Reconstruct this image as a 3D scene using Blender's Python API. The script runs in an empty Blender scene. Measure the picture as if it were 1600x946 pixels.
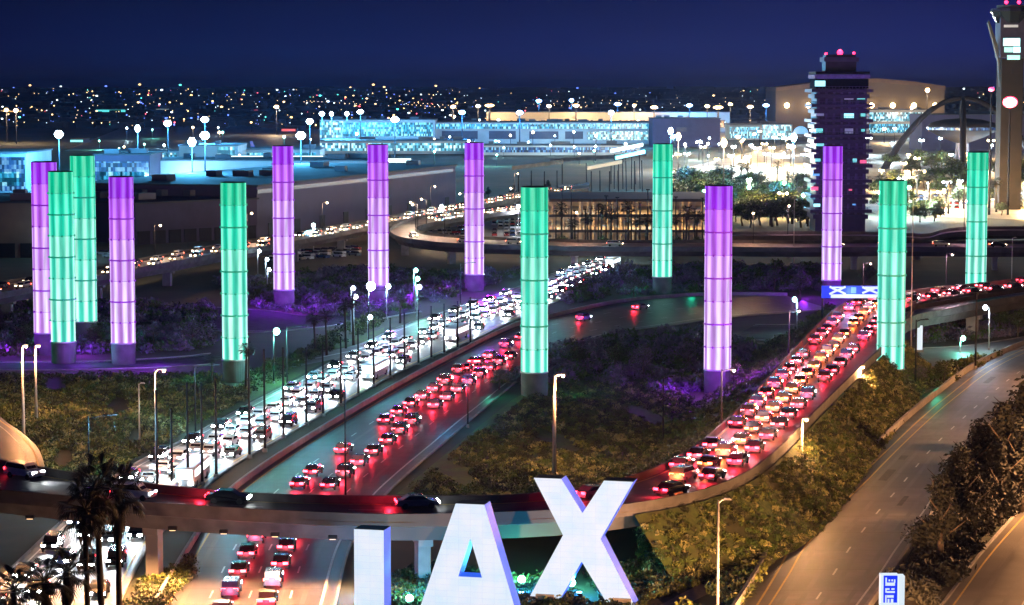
import bpy, math, random
import numpy as np
from mathutils import Vector, Matrix
R = math.radians
rnd = random.Random(7)
nrs = np.random.RandomState(11)
sc = bpy.context.scene
col = sc.collection

# ------------------------------------------------------------------ camera
CH, FPX, HOR = 52.0, 3700.0, 338.0
PITCH = math.atan(HOR / FPX)
cd = bpy.data.cameras.new('camera'); cam = bpy.data.objects.new('camera', cd); col.objects.link(cam)
cam.location = (0, 0, CH); cam.rotation_euler = (math.pi/2 - PITCH, 0, 0)
cd.sensor_width = 36; cd.lens = 36 * FPX / 1600; cd.clip_start = 1; cd.clip_end = 90000
sc.camera = cam

# ------------------------------------------------------------------ sky, blue fill, exposure
SUN_EL, SUN_ROT = R(-4.0), R(60)
w = bpy.data.worlds.new('World'); sc.world = w; w.use_nodes = True
nt = w.node_tree; nt.nodes.clear()
out = nt.nodes.new('ShaderNodeOutputWorld'); bg = nt.nodes.new('ShaderNodeBackground')
sky = nt.nodes.new('ShaderNodeTexSky'); sky.sky_type = 'NISHITA'; sky.sun_disc = False
sky.sun_elevation = SUN_EL; sky.sun_rotation = SUN_ROT; sky.ozone_density = 6; sky.air_density = 1.0; sky.dust_density = 0.3
# night sky: the Nishita twilight, almost gone, over a deep blue airglow that lifts towards the horizon and the west
tc = nt.nodes.new('ShaderNodeTexCoord'); sep = nt.nodes.new('ShaderNodeSeparateXYZ'); nt.links.new(tc.outputs['Generated'], sep.inputs[0])
rz_ = nt.nodes.new('ShaderNodeValToRGB'); nt.links.new(sep.outputs['Z'], rz_.inputs[0])
e = rz_.color_ramp.elements; e[0].position = 0.0; e[0].color = (.008,.0085,.045,1); e[1].position = 1; e[1].color = (.0015,.002,.016,1)
for p_, c_ in ((.007,(.0085,.011,.070)), (.016,(.0065,.0115,.098)), (.038,(.0030,.0050,.058)), (.12,(.0024,.0036,.034))):
    q_ = e.new(p_); q_.color = (*c_, 1)
rx_ = nt.nodes.new('ShaderNodeMapRange'); nt.links.new(sep.outputs['X'], rx_.inputs[0])
rx_.inputs[1].default_value = -.22; rx_.inputs[2].default_value = .16; rx_.inputs[3].default_value = .42; rx_.inputs[4].default_value = 1.25
cl_ = nt.nodes.new('ShaderNodeTexNoise'); cl_.inputs['Scale'].default_value = 3.0; cl_.inputs['Detail'].default_value = 4
mpn = nt.nodes.new('ShaderNodeMapping'); mpn.inputs['Scale'].default_value = (1,1,7); nt.links.new(tc.outputs['Generated'], mpn.inputs[0]); nt.links.new(mpn.outputs[0], cl_.inputs['Vector'])
cm_ = nt.nodes.new('ShaderNodeMapRange'); nt.links.new(cl_.outputs[0], cm_.inputs[0]); cm_.inputs[1].default_value = .3; cm_.inputs[2].default_value = .7; cm_.inputs[3].default_value = .82; cm_.inputs[4].default_value = 1.15
mu_ = nt.nodes.new('ShaderNodeMath'); mu_.operation = 'MULTIPLY'; nt.links.new(rx_.outputs[0], mu_.inputs[0]); nt.links.new(cm_.outputs[0], mu_.inputs[1])
v_ = nt.nodes.new('ShaderNodeVectorMath'); v_.operation = 'SCALE'; nt.links.new(rz_.outputs[0], v_.inputs[0]); nt.links.new(mu_.outputs[0], v_.inputs['Scale'])
bg2 = nt.nodes.new('ShaderNodeBackground'); nt.links.new(v_.outputs[0], bg2.inputs[0]); bg2.inputs[1].default_value = 1.0
add_ = nt.nodes.new('ShaderNodeAddShader'); nt.links.new(sky.outputs[0], bg.inputs[0]); nt.links.new(bg.outputs[0], add_.inputs[0]); nt.links.new(bg2.outputs[0], add_.inputs[1]); nt.links.new(add_.outputs[0], out.inputs[0])
bg.inputs[1].default_value = 0.05
ld = bpy.data.lights.new('blue_fill', 'SUN'); ld.energy = 0.05; ld.angle = R(0.5); ld.color = (0.12, 0.2, 1.0)  # weak blue fill added to turn the shadows navy, not a real moon
lo = bpy.data.objects.new('blue_fill', ld); col.objects.link(lo); lo.rotation_euler = (R(50), 0, R(-40))
sc.view_settings.view_transform = 'Standard'; sc.view_settings.look = 'None'
sc.view_settings.exposure = 0; sc.view_settings.gamma = 1; sc.view_settings.use_curve_mapping = False
sc.render.engine = 'CYCLES'
sc.cycles.use_denoising = True
sc.cycles.use_light_tree = True
sc.cycles.max_bounces = 4; sc.cycles.diffuse_bounces = 2; sc.cycles.glossy_bounces = 2
sc.cycles.transmission_bounces = 2; sc.cycles.transparent_max_bounces = 4
sc.cycles.sample_clamp_indirect = 3.0
sc.cycles.caustics_reflective = False; sc.cycles.caustics_refractive = False

# ------------------------------------------------------------------ helpers
_c, _s = math.cos(PITCH), math.sin(PITCH)
def P(px, py, z=0.0):
    """world point at height z seen in the photo at (px, py)"""
    u, v = (px - 800) / FPX, (473 - py) / FPX
    d = Vector((u, _c + v * _s, -_s + v * _c))
    t = (z - CH) / d.z
    return Vector((d.x * t, d.y * t, z))
def PD(px, py, D):
    u, v = (px - 800) / FPX, (473 - py) / FPX
    d = Vector((u, _c + v * _s, -_s + v * _c)); t = D / d.y
    return Vector((d.x * t, D, CH + d.z * t))

def tag(o, label=None, cat=None, group=None, kind=None):
    if label: o['label'] = label
    if cat: o['category'] = cat
    if group: o['group'] = group
    if kind: o['kind'] = kind
    return o
def empty(name, loc, rz=0, **k):
    o = bpy.data.objects.new(name, None); col.objects.link(o); o.location = loc; o.rotation_euler = (0, 0, rz)
    o.empty_display_size = 0.5
    return tag(o, **k)
def copy_tree(o, parent=None):
    c = o.copy(); col.objects.link(c); c.parent = parent
    for ch in list(o.children): copy_tree(ch, c)
    return c
def place(proto, loc, rz=0, scale=None, label=None, group=None):
    c = copy_tree(proto) if proto.get('_used') else proto
    proto['_used'] = 1
    c.location = loc; c.rotation_euler = (0, 0, rz)
    if scale is not None: c.scale = (scale,)*3 if isinstance(scale, (int, float)) else scale
    if label: c['label'] = label
    if group: c['group'] = group
    return c

class MB:
    def __init__(s): s.v = []; s.f = []; s.m = []; s.cur = 0
    def add(s, vs, fs):
        b = len(s.v); s.v += [tuple(v) for v in vs]; s.f += [tuple(i + b for i in f) for f in fs]; s.m += [s.cur] * len(fs); return s
    def box(s, c, d, rz=0, top=1.0, topx=None):
        x, y, z = d[0]/2, d[1]/2, d[2]/2; tx = top if topx is None else topx
        vs = [(-x,-y,-z),(x,-y,-z),(x,y,-z),(-x,y,-z),(-x*tx,-y*top,z),(x*tx,-y*top,z),(x*tx,y*top,z),(-x*tx,y*top,z)]
        ca, sa = math.cos(rz), math.sin(rz)
        vs = [(c[0]+a*ca-b*sa, c[1]+a*sa+b*ca, c[2]+h) for a, b, h in vs]
        return s.add(vs, [(3,2,1,0),(4,5,6,7),(0,1,5,4),(1,2,6,5),(2,3,7,6),(3,0,4,7)])
    def cyl(s, p0, p1, r0, r1=None, n=10, caps=True):
        r1 = r0 if r1 is None else r1
        p0, p1 = Vector(p0), Vector(p1); d = (p1 - p0).normalized()
        a = d.orthogonal().normalized(); b = d.cross(a)
        vs = []
        for p, r in ((p0, r0), (p1, r1)):
            for i in range(n):
                t = 2*math.pi*i/n; vs.append(p + (a*math.cos(t) + b*math.sin(t)) * r)
        fs = [(i, (i+1) % n, n+(i+1) % n, n+i) for i in range(n)]
        if caps: fs += [tuple(range(n-1, -1, -1)), tuple(range(n, 2*n))]
        return s.add(vs, fs)
    def tube(s, pts, rs, n=8):
        if isinstance(rs, (int, float)): rs = [rs]*len(pts)
        pts = [Vector(p) for p in pts]; vs = []; fs = []
        for k, p in enumerate(pts):
            d = (pts[min(k+1, len(pts)-1)] - pts[max(k-1, 0)]).normalized()
            a = d.cross(Vector((0.03, 0.9, 0.2)) if abs(d.y) < .9 else Vector((1, 0, 0))).normalized(); b = d.cross(a)
            for i in range(n):
                t = 2*math.pi*i/n; vs.append(p + (a*math.cos(t)+b*math.sin(t))*rs[k])
        for k in range(len(pts)-1):
            fs += [(k*n+i, k*n+(i+1) % n, (k+1)*n+(i+1) % n, (k+1)*n+i) for i in range(n)]
        fs += [tuple(range(n-1, -1, -1)), tuple(range((len(pts)-1)*n, len(pts)*n))]
        return s.add(vs, fs)
    def ball(s, c, r, n=10, m=6, sz=1.0):
        vs = []; fs = []
        for j in range(m+1):
            t = math.pi*j/m
            for i in range(n):
                a = 2*math.pi*i/n; vs.append((c[0]+r*math.sin(t)*math.cos(a), c[1]+r*math.sin(t)*math.sin(a), c[2]+r*sz*math.cos(t)))
        for j in range(m):
            fs += [(j*n+i, (j+1)*n+i, (j+1)*n+(i+1) % n, j*n+(i+1) % n) for i in range(n)]
        return s.add(vs, fs)
    def prism(s, poly, y0, y1):          # polygon in (x,z) extruded along y
        n = len(poly); vs = [(a, y0, b) for a, b in poly] + [(a, y1, b) for a, b in poly]
        fs = [tuple(range(n)), tuple(range(2*n-1, n-1, -1))] + [((i+1) % n, i, n+i, n+(i+1) % n) for i in range(n)]
        return s.add(vs, fs)
    def strip(s, A, B):
        n = len(A); return s.add(list(A)+list(B), [(i, i+1, n+i+1, n+i) for i in range(n-1)])
    def build(s, name, mats, parent=None, smooth=False, bevel=0):
        me = bpy.data.meshes.new(name); me.from_pydata(s.v, [], s.f)
        mats = mats if isinstance(mats, (list, tuple)) else [mats]
        for m in mats: me.materials.append(m)
        if len(mats) > 1: me.polygons.foreach_set('material_index', s.m)
        if smooth: me.polygons.foreach_set('use_smooth', [True]*len(me.polygons))
        me.update()
        o = bpy.data.objects.new(name, me); col.objects.link(o); o.parent = parent
        if bevel:
            b = o.modifiers.new('bevel', 'BEVEL'); b.width = bevel; b.segments = 2; b.limit_method = 'ANGLE'
        return o

# ------------------------------------------------------------------ materials
def mat(name, c1, c2=None, rough=0.8, scale=1.0, bump=0.0, metal=0.0, stretch=None, detail=6, spec=0.5, c3=None, coord='Object'):
    m = bpy.data.materials.new(name); m.use_nodes = True; t = m.node_tree; b = t.nodes['Principled BSDF']
    b.inputs['Roughness'].default_value = rough; b.inputs['Metallic'].default_value = metal
    b.inputs['Specular IOR Level'].default_value = spec
    c2 = c2 or tuple(x*0.75 for x in c1)
    tc = t.nodes.new('ShaderNodeTexCoord'); mp = t.nodes.new('ShaderNodeMapping'); t.links.new(tc.outputs[coord], mp.inputs[0])
    if stretch: mp.inputs['Scale'].default_value = stretch
    n = t.nodes.new('ShaderNodeTexNoise'); n.inputs['Scale'].default_value = scale; n.inputs['Detail'].default_value = detail
    t.links.new(mp.outputs[0], n.inputs['Vector'])
    r = t.nodes.new('ShaderNodeValToRGB'); r.color_ramp.elements[0].position = .35; r.color_ramp.elements[1].position = .65
    r.color_ramp.elements[0].color = (*c1, 1); r.color_ramp.elements[1].color = (*c2, 1)
    t.links.new(n.outputs[0], r.inputs[0])
    if c3:
        n2 = t.nodes.new('ShaderNodeTexNoise'); n2.inputs['Scale'].default_value = scale*0.13; n2.inputs['Detail'].default_value = 3
        t.links.new(mp.outputs[0], n2.inputs['Vector'])
        r2 = t.nodes.new('ShaderNodeValToRGB'); r2.color_ramp.elements[0].position = .42; r2.color_ramp.elements[1].position = .62
        t.links.new(n2.outputs[0], r2.inputs[0])
        mx = t.nodes.new('ShaderNodeMixRGB'); t.links.new(r2.outputs[0], mx.inputs[0]); t.links.new(r.outputs[0], mx.inputs[1])
        mx.inputs[2].default_value = (*c3, 1); t.links.new(mx.outputs[0], b.inputs['Base Color'])
    else: t.links.new(r.outputs[0], b.inputs['Base Color'])
    if bump:
        bp = t.nodes.new('ShaderNodeBump'); bp.inputs['Strength'].default_value = bump; t.links.new(n.outputs[0], bp.inputs['Height'])
        t.links.new(bp.outputs[0], b.inputs['Normal'])
    return m
def emit(name, c, s, base=(0.8,)*3, rough=.4):
    m = bpy.data.materials.new(name); m.use_nodes = True; b = m.node_tree.nodes['Principled BSDF']
    b.inputs['Base Color'].default_value = (*base, 1); b.inputs['Roughness'].default_value = rough
    b.inputs['Emission Color'].default_value = (*c, 1); b.inputs['Emission Strength'].default_value = s
    b.inputs['Specular IOR Level'].default_value = 0.1
    return m
def window_mat(name, ca, cb, s, sx=0.9, sz=0.5, lo=.5, frac_dark=.25):
    """a lit glazed band: panes with mullions, some rooms lit and some dark"""
    m = bpy.data.materials.new(name); m.use_nodes = True; t = m.node_tree; b = t.nodes['Principled BSDF']
    b.inputs['Base Color'].default_value = (.03, .035, .04, 1); b.inputs['Roughness'].default_value = .2
    tc = t.nodes.new('ShaderNodeTexCoord'); mp = t.nodes.new('ShaderNodeMapping'); t.links.new(tc.outputs['Object'], mp.inputs[0])
    mp.inputs['Scale'].default_value = (sx, sx, sz)
    fl = t.nodes.new('ShaderNodeVectorMath'); fl.operation = 'FLOOR'; t.links.new(mp.outputs[0], fl.inputs[0])
    wn = t.nodes.new('ShaderNodeTexWhiteNoise'); wn.noise_dimensions = '3D'; t.links.new(fl.outputs[0], wn.inputs['Vector'])
    n = t.nodes.new('ShaderNodeTexNoise'); n.inputs['Scale'].default_value = 1.7; n.inputs['Detail'].default_value = 2; t.links.new(mp.outputs[0], n.inputs['Vector'])
    r = t.nodes.new('ShaderNodeValToRGB'); t.links.new(wn.outputs[0], r.inputs[0])
    r.color_ramp.elements[0].position = frac_dark; r.color_ramp.elements[0].color = tuple(x*lo*.3 for x in ca)+(1,)
    r.color_ramp.elements[1].position = 1; r.color_ramp.elements[1].color = (*cb, 1)
    e = r.color_ramp.elements.new((frac_dark+1)/2); e.color = (*ca, 1)
    mu = t.nodes.new('ShaderNodeMixRGB'); mu.blend_type = 'MULTIPLY'; mu.inputs[0].default_value = .6
    t.links.new(r.outputs[0], mu.inputs[1]); t.links.new(n.outputs[0], mu.inputs[2])
    t.links.new(mu.outputs[0], b.inputs['Emission Color']); b.inputs['Emission Strength'].default_value = s
    return m
def lamp_light(name, loc, color, power, parent=None, radius=.3, spot=None, rot=None):
    l = bpy.data.lights.new(name, 'SPOT' if spot else 'POINT'); l.energy = power; l.color = color; l.shadow_soft_size = radius
    if spot: l.spot_size = R(spot); l.spot_blend = .6
    o = bpy.data.objects.new(name, l); col.objects.link(o); o.location = loc; o.parent = parent
    if rot: o.rotation_euler = rot
    return o

def led_face():
    m = emit('letter_face', (.84,.89,1.0), .98, (.03,.03,.03)); t = m.node_tree; b = t.nodes['Principled BSDF']
    tc = t.nodes.new('ShaderNodeTexCoord'); n = t.nodes.new('ShaderNodeTexNoise'); n.inputs['Scale'].default_value = .35; n.inputs['Detail'].default_value = 3; t.links.new(tc.outputs['Object'], n.inputs['Vector'])
    r = t.nodes.new('ShaderNodeValToRGB'); t.links.new(n.outputs[0], r.inputs[0]); r.color_ramp.elements[0].position = .35; r.color_ramp.elements[1].position = .6
    r.color_ramp.elements[0].color = (.70,.86,1,1); r.color_ramp.elements[1].color = (.86,.90,1,1)
    br = t.nodes.new('ShaderNodeTexBrick'); br.offset = 0; br.inputs['Scale'].default_value = .42; br.inputs['Mortar Size'].default_value = .006; br.inputs['Color1'].default_value = (1,1,1,1); br.inputs['Color2'].default_value = (.96,.97,1,1); br.inputs['Mortar'].default_value = (.86,.88,.93,1)
    mp = t.nodes.new('ShaderNodeMapping'); mp.inputs['Rotation'].default_value = (R(90),0,0); t.links.new(tc.outputs['Object'], mp.inputs[0]); t.links.new(mp.outputs[0], br.inputs['Vector'])
    mx = t.nodes.new('ShaderNodeMixRGB'); mx.blend_type = 'MULTIPLY'; mx.inputs[0].default_value = 1; t.links.new(r.outputs[0], mx.inputs[1]); t.links.new(br.outputs[0], mx.inputs[2]); t.links.new(mx.outputs[0], b.inputs['Emission Color'])
    return m
M = dict(
 asphalt=mat('asphalt', (.035,.036,.04), (.07,.07,.07), .45, .4, .05, stretch=(1,1,1), c3=(.025,.026,.03)),
 asphalt_smooth=mat('asphalt_worn', (.085,.082,.078), (.145,.14,.135), .5, .35, .03, c3=(.055,.053,.05)),
 road_pale=mat('concrete_road', (.16,.15,.14), (.22,.21,.19), .6, .5, .03, c3=(.12,.115,.11)),
 concrete=mat('concrete', (.30,.29,.27), (.22,.21,.20), .85, .8, .1, c3=(.18,.175,.17)),
 concrete_dark=mat('weathered_concrete', (.12,.115,.11), (.07,.068,.066), .9, .5, .1, c3=(.05,.048,.046)),
 soil=mat('soil', (.035,.032,.018), (.055,.045,.025), 1, .12, .3, c3=(.02,.03,.012)),
 grass=mat('grass', (.03,.06,.012), (.07,.10,.02), 1, 1.5, .5, c3=(.05,.05,.02)),
 leaf=mat('leaf_green', (.025,.06,.01), (.07,.12,.02), .6, .8, c3=(.05,.07,.015)),
 leaf_dry=mat('leaf_olive', (.04,.055,.015), (.12,.13,.035), .6, 1.1, c3=(.06,.065,.02)),
 leaf_dark=mat('leaf_dark', (.015,.022,.01), (.035,.04,.018), .6, .8),
 arch_dark=mat('arch_paint', (.012,.012,.016), None, .9, 1, spec=.1),
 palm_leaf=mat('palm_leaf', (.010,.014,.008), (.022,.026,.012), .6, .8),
 bark=mat('bark', (.05,.035,.025), (.09,.07,.05), .9, 4, .4),
 palm_bark=mat('palm_bark', (.03,.025,.02), (.05,.04,.03), .95, 4, .4),
 line_white=mat('painted_line', (.62,.62,.58), (.42,.42,.4), .6, 3),
 line_yellow=mat('yellow_line', (.6,.42,.10), (.42,.30,.09), .6, 3),
 steel=mat('galvanised_steel', (.42,.42,.42), (.32,.32,.33), .45, 3, metal=.3),
 steel_dark=mat('dark_painted_steel', (.012,.012,.015), (.018,.018,.022), .7, 3, spec=.2),
 pole_beige=mat('pale_painted_steel', (.50,.45,.36), (.40,.36,.30), .5, 3),
 rubber=mat('rubber', (.015,.015,.015), (.02,.02,.02), .8, 5),
 glass=mat('dark_glass', (.015,.017,.02), (.02,.022,.025), .08, 2),
 wall_dark=mat('dark_wall', (.05,.04,.085), (.035,.03,.06), .85, .15, c3=(.06,.045,.09)),
 wall_brown=mat('brown_wall', (.22,.15,.10), (.16,.11,.08), .85, .15),
 wall_pale=mat('pale_wall', (.45,.46,.47), (.36,.37,.38), .7, .08),
 wall_beige=mat('beige_wall', (.5,.42,.3), (.42,.35,.26), .8, .05),
 roof=mat('roof_felt', (.05,.052,.06), (.03,.032,.04), .9, .1),
 roof_pale=mat('pale_roof', (.16,.17,.19), (.09,.10,.12), .8, .06),
 tower_dark=mat('tower_cladding', (.055,.045,.075), (.04,.035,.06), .5, .5),
 tower_trim=mat('tower_trim', (.13,.11,.2), (.1,.085,.16), .6, .5),
 letter_face=led_face(),
 letter_side=emit('letter_side', (.04,.16,1.0), .75, (.03,.05,.2)),
 letter_top=mat('letter_top', (.02,.02,.025), (.03,.03,.035), .6),
 head=emit('headlamp', (.92,.97,1), 60), tail=emit('tail_lamp', (1,.02,.035), 16), tail_hot=emit('brake_lamp', (1,.10,.03), 14),
 head_warm=emit('warm_headlamp', (1,.72,.42), 16),
 lens_cool=emit('cool_lamp_lens', (.75,.9,1), 22), lens_green=emit('green_lamp_lens', (.35,1,.75), 14),
 lens_warm=emit('warm_lamp_lens', (1,.72,.36), 22), lens_blue=emit('blue_lamp_lens', (.3,.5,1), 18),
 lens_red=emit('red_beacon', (1,.02,.08), 8), lens_hot=emit('white_hot_lens', (1,.85,.8), 14),
 win_cyan=window_mat('window_cyan', (.03,.42,.70), (.5,1,1), 1.7),  # glowing bands also brighten the facades in place of cyan floodlighting
 win_white=window_mat('window_white', (.12,.5,.65), (.85,1,1), 2.0, .7, .45),
 win_blue=window_mat('window_blue', (.02,.12,.5), (.3,.7,1), 1.2),
 win_gold=window_mat('window_gold', (.9,.45,.12), (1,.8,.45), 1.8, .4, .4),
 win_city=window_mat('window_city', (.5,.25,.05), (1,.7,.3), 1.0, .12, .3, frac_dark=.75),
 bus_win=emit('bus_lit_window', (.8,.93,1), 2.2),
 sign_blue=emit('sign_blue', (.01,.04,1.0), 1.0, (.02,.03,.1)), sign_white=emit('sign_white', (.78,.9,1), .95, (.1,.1,.1)), sign_sky=emit('sign_sky_blue', (.15,.45,1), .9, (.05,.05,.1)),
 strip=emit('light_strip', (.75,1,.9), 2.0), strip_teal=emit('teal_light_strip', (.1,.8,.75), 1.2),
 strip_red=emit('red_light_strip', (1,.05,.06), 1.0),
 pane_teal=emit('lit_pane_teal', (.08,.75,.62), 1.0), pane_cyan=emit('lit_pane_cyan', (.35,.95,1), 1.5), pane_dim=emit('dim_pane', (.06,.1,.12), .8),
)
paints = [mat('paint_'+n, c, tuple(x*.9 for x in c), .25, 2) for n, c in
          (('white', (.75,.76,.77)), ('silver', (.45,.46,.48)), ('grey', (.15,.16,.17)), ('black', (.02,.02,.022)), ('blue', (.04,.08,.2)), ('red', (.3,.03,.03)), ('beige', (.4,.35,.28)))]

# ------------------------------------------------------------------ roads
def crom(pts, k):
    out = []
    n = len(pts)
    for i in range(n-1):
        p0, p1, p2, p3 = pts[max(i-1, 0)], pts[i], pts[i+1], pts[min(i+2, n-1)]
        for j in range(k):
            t = j/k
            out.append(0.5*((2*p1)+(-p0+p2)*t+(2*p0-5*p1+4*p2-p3)*t*t+(-p0+3*p1-3*p2+p3)*t**3))
    out.append(pts[-1].copy()); return out
class Road:
    def __init__(s, pairs, zoff=0.0, k=10):
        L = crom([P(a[0], a[1], a[4]) for a in pairs], k); Rr = crom([P(a[2], a[3], a[4]) for a in pairs], k)
        s.L = [p+Vector((0, 0, zoff)) for p in L]; s.R = [p+Vector((0, 0, zoff)) for p in Rr]
        s.c = [0.0]
        for i in range(1, len(L)):
            s.c.append(s.c[-1] + ((L[i]+Rr[i])/2 - (L[i-1]+Rr[i-1])/2).length)
        s.len = s.c[-1]
    def at(s, d, f):
        d = min(max(d, 0), s.len-1e-4)
        i = int(np.searchsorted(s.c, d, 'right'))-1; i = min(i, len(s.L)-2)
        t = (d-s.c[i])/max(s.c[i+1]-s.c[i], 1e-6)
        a = s.L[i].lerp(s.R[i], f); b = s.L[i+1].lerp(s.R[i+1], f)
        return a.lerp(b, t), (b-a).normalized()
    def path(s, f, d0=0, d1=None, step=3):
        d1 = s.len if d1 is None else d1; n = max(2, int((d1-d0)/step)+1)
        return [s.at(d0+(d1-d0)*i/(n-1), f)[0] for i in range(n)]
def side_off(path, w):
    out = []
    for i, p in enumerate(path):
        d = path[min(i+1, len(path)-1)]-path[max(i-1, 0)]; d.z = 0; d.normalize()
        out.append(p + Vector((d.y, -d.x, 0))*w)
    return out
def up(path, z): return [Vector((p.x, p.y, p.z+z)) for p in path]
def line_mesh(mb, path, w, z=.012):
    mb.strip(up(side_off(path, -w/2), z), up(side_off(path, w/2), z))
def wall_mesh(mb, path, w, h, z0=0):
    a, b = side_off(path, -w/2), side_off(path, w/2)
    mb.strip(up(a, h), up(b, h)); mb.strip(up(a, z0), up(a, h)); mb.strip(up(b, h), up(b, z0))
    for k in (0, -1): mb.add([up([a[k]], z0)[0], up([b[k]], z0)[0], up([b[k]], h)[0], up([a[k]], h)[0]], [(0,1,2,3)])
def road_surface(name, rd, m, parent=None):
    mb = MB(); n = 6
    for k in range(n):
        A = [l.lerp(r, k/n) for l, r in zip(rd.L, rd.R)]; B = [l.lerp(r, (k+1)/n) for l, r in zip(rd.L, rd.R)]
        mb.strip(A, B)
    return mb.build(name, m, parent)
def lines(parent, rd, spec):
    for f, kind, wid, m in spec:
        mb = MB()
        if kind == 'solid': line_mesh(mb, rd.path(f), wid)
        else:
            d = 3
            while d < rd.len-4:
                line_mesh(mb, rd.path(f, d, d+3.5, 1.2), wid); d += 12.5
        mb.build('lane_line', M[m], parent)
def kerbs(parent, rd, which=(0, 1), h=.14):
    for f in which:
        mb = MB(); wall_mesh(mb, side_off(rd.path(f, step=4), .2 if f else -.2), .3, h, -.1); mb.build('kerb', M['concrete'], parent)
def ground_road(name, rd, m, spec=(), kerb=(0, 1)):
    o = road_surface(name, rd, m); tag(o, kind='structure'); lines(o, rd, spec); kerbs(o, rd, kerb); return o

# base ground
mb = MB(); g = [-30000, -6000, -1500, -400, 0, 400, 1500, 6000, 30000]; h = [-400, 100, 300, 600, 1000, 2000, 5000, 20000, 80000]
for i in range(8):
    for j in range(8): mb.add([(g[i], h[j], -.05), (g[i+1], h[j], -.05), (g[i+1], h[j+1], -.05), (g[i], h[j+1], -.05)], [(0,1,2,3)])
tag(mb.build('ground', M['soil']), kind='structure')

def poly_ground(name, pix, m, z=0.0, kind='structure', label=None, cat=None):
    me = bpy.data.meshes.new(name); vs = [tuple(P(x, y, z)) for x, y in pix]; me.from_pydata(vs, [], [tuple(range(len(vs)))]); me.materials.append(m); me.update()
    o = bpy.data.objects.new(name, me); col.objects.link(o); return tag(o, kind=kind, label=label, cat=cat)

RW = Road([(-90,990,150,990,0),(-40,946,181,946,0),(45,866,222,866,0),(92,822,262,820,0),(194,737,345,740,0),(300,682,440,684,0),(400,628,543,626,0),(500,577,632,577,0),(606,520,737,532,0),(700,486,800,502,0),(800,453,880,466,0),(870,426,925,440,0),(945,402,965,420,0)], .02)
RM = Road([(225,990,505,990,0),(249,946,520,946,0),(304,852,545,852,0),(345,790,590,785,0),(400,743,632,743,0),(480,690,694,690,0),(562,640,753,640,0),(673,577,845,568,0),(800,513,925,532,0),(860,497,985,517,0),(959,475,1060,507,0),(1041,466,1120,498,0),(1120,462,1190,492,0),(1230,463,1300,484,0)], .03)
RR = Road([(1130,990,1320,990,0),(1160,946,1352,946,0),(1190,896,1389,896,0),(1212,857,1415,857,0),(1258,802,1455,802,0),(1311,757,1482,759,0),(1375,698,1518,703,0),(1420,656,1565,656,0),(1462,621,1603,621,0),(1526,574,1655,580,0),(1600,540,1712,548,0),(1680,512,1780,520,0)], .02)
RC = Road([(1430,1000,1700,1000,0),(1475,946,1720,946,0),(1535,866,1760,866,0),(1600,793,1820,793,0),(1660,730,1880,730,0)], .02)
RP = Road([(1400,552,1395,580,0),(1440,545,1450,575,0),(1500,542,1510,566,0),(1560,534,1560,552,0),(1640,520,1640,536,0)], .025)
o_rw = ground_road('road', RW, M['asphalt_smooth'], [(.06,'solid',.2,'line_white'),(.28,'dash',.18,'line_white'),(.5,'dash',.18,'line_white'),(.72,'dash',.18,'line_white'),(.95,'solid',.25,'line_yellow')])
o_rm = ground_road('road', RM, M['asphalt'], [(.05,'solid',.2,'line_yellow'),(.27,'dash',.18,'line_white'),(.5,'dash',.18,'line_white'),(.74,'dash',.18,'line_white'),(.93,'solid',.25,'line_white')], (1,))
o_rr = ground_road('road', RR, M['asphalt_smooth'], [(.12,'solid',.22,'line_yellow'),(.22,'solid',.2,'line_yellow'),(.57,'dash',.2,'line_white'),(.93,'solid',.22,'line_white')], (1,))
o_rc = ground_road('road', RC, M['asphalt_smooth'], [(.06,'solid',.2,'line_yellow'),(.5,'dash',.2,'line_white')])
o_rp = ground_road('path', RP, M['road_pale'], [])
trk = mat('tyre_polished_asphalt', (.045,.043,.042), (.07,.067,.065), .45, .6, stretch=(1,.2,1)); pat = mat('asphalt_patch', (.055,.053,.052), (.08,.078,.075), .7, 1)
for o_, rd_, fs_ in ((o_rr, RR, (.30,.45,.65,.83)), (o_rm, RM, (.12,.34,.44,.58,.68,.82)), (o_rc, RC, (.2,.38,.62,.82))):
    for f_ in fs_:
        mb = MB(); line_mesh(mb, rd_.path(f_, step=4), .55, .006); mb.build('tyre_track', trk, o_)
for q_ in range(7):
    rd_, o_ = ((RR, o_rr), (RM, o_rm))[q_ % 2]; d_ = rnd.uniform(5, rd_.len*.7); f_ = rnd.choice((.36,.7,.2,.8)); mb = MB(); line_mesh(mb, rd_.path(f_, d_, d_+rnd.uniform(3,14), 2), rnd.uniform(.6,1.6), .009); mb.build('asphalt_patch', pat, o_)
for rd_, o_ in ((RR, o_rr), (RM, o_rm)):
    mb = MB(); d_ = 9
    while d_ < rd_.len-5:
        a_, t_ = rd_.at(d_, .03); b_, _ = rd_.at(d_, .97); n_ = Vector((t_.x, t_.y, 0))*.06; up_ = Vector((0,0,.007))
        mb.add([a_-n_+up_, b_-n_+up_, b_+n_+up_, a_+n_+up_], [(0,1,2,3)]); d_ += 11
    mb.build('expansion_joint', pat, o_)
# small service roads among the pylons
RS1 = Road([(-20,566,-20,580,0),(120,566,120,578,0),(260,560,260,574,0),(330,553,330,569,0)], .022)
RS2 = Road([(215,500,215,474,0),(300,514,290,478,0),(400,520,420,486,0),(520,510,500,494,0),(660,488,640,470,0)], .024)
RS3 = Road([(1180,508,1140,530,0),(1240,508,1240,532,0),(1300,505,1300,520,0)], .024)
RS4 = Road([(430,566,455,575,0),(500,552,520,562,0),(560,538,575,550,0),(610,516,630,530,0)], .035)
for r_ in (RS1, RS2, RS3): ground_road('service_road', r_, mat('old_asphalt', (.03,.03,.035), (.05,.05,.055), .95, .5, spec=.1), [(.08,'solid',.25,'line_white')])
ground_road('slip_road', RS4, M['road_pale'], [(.5,'solid',.6,'line_white')], ())
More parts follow.
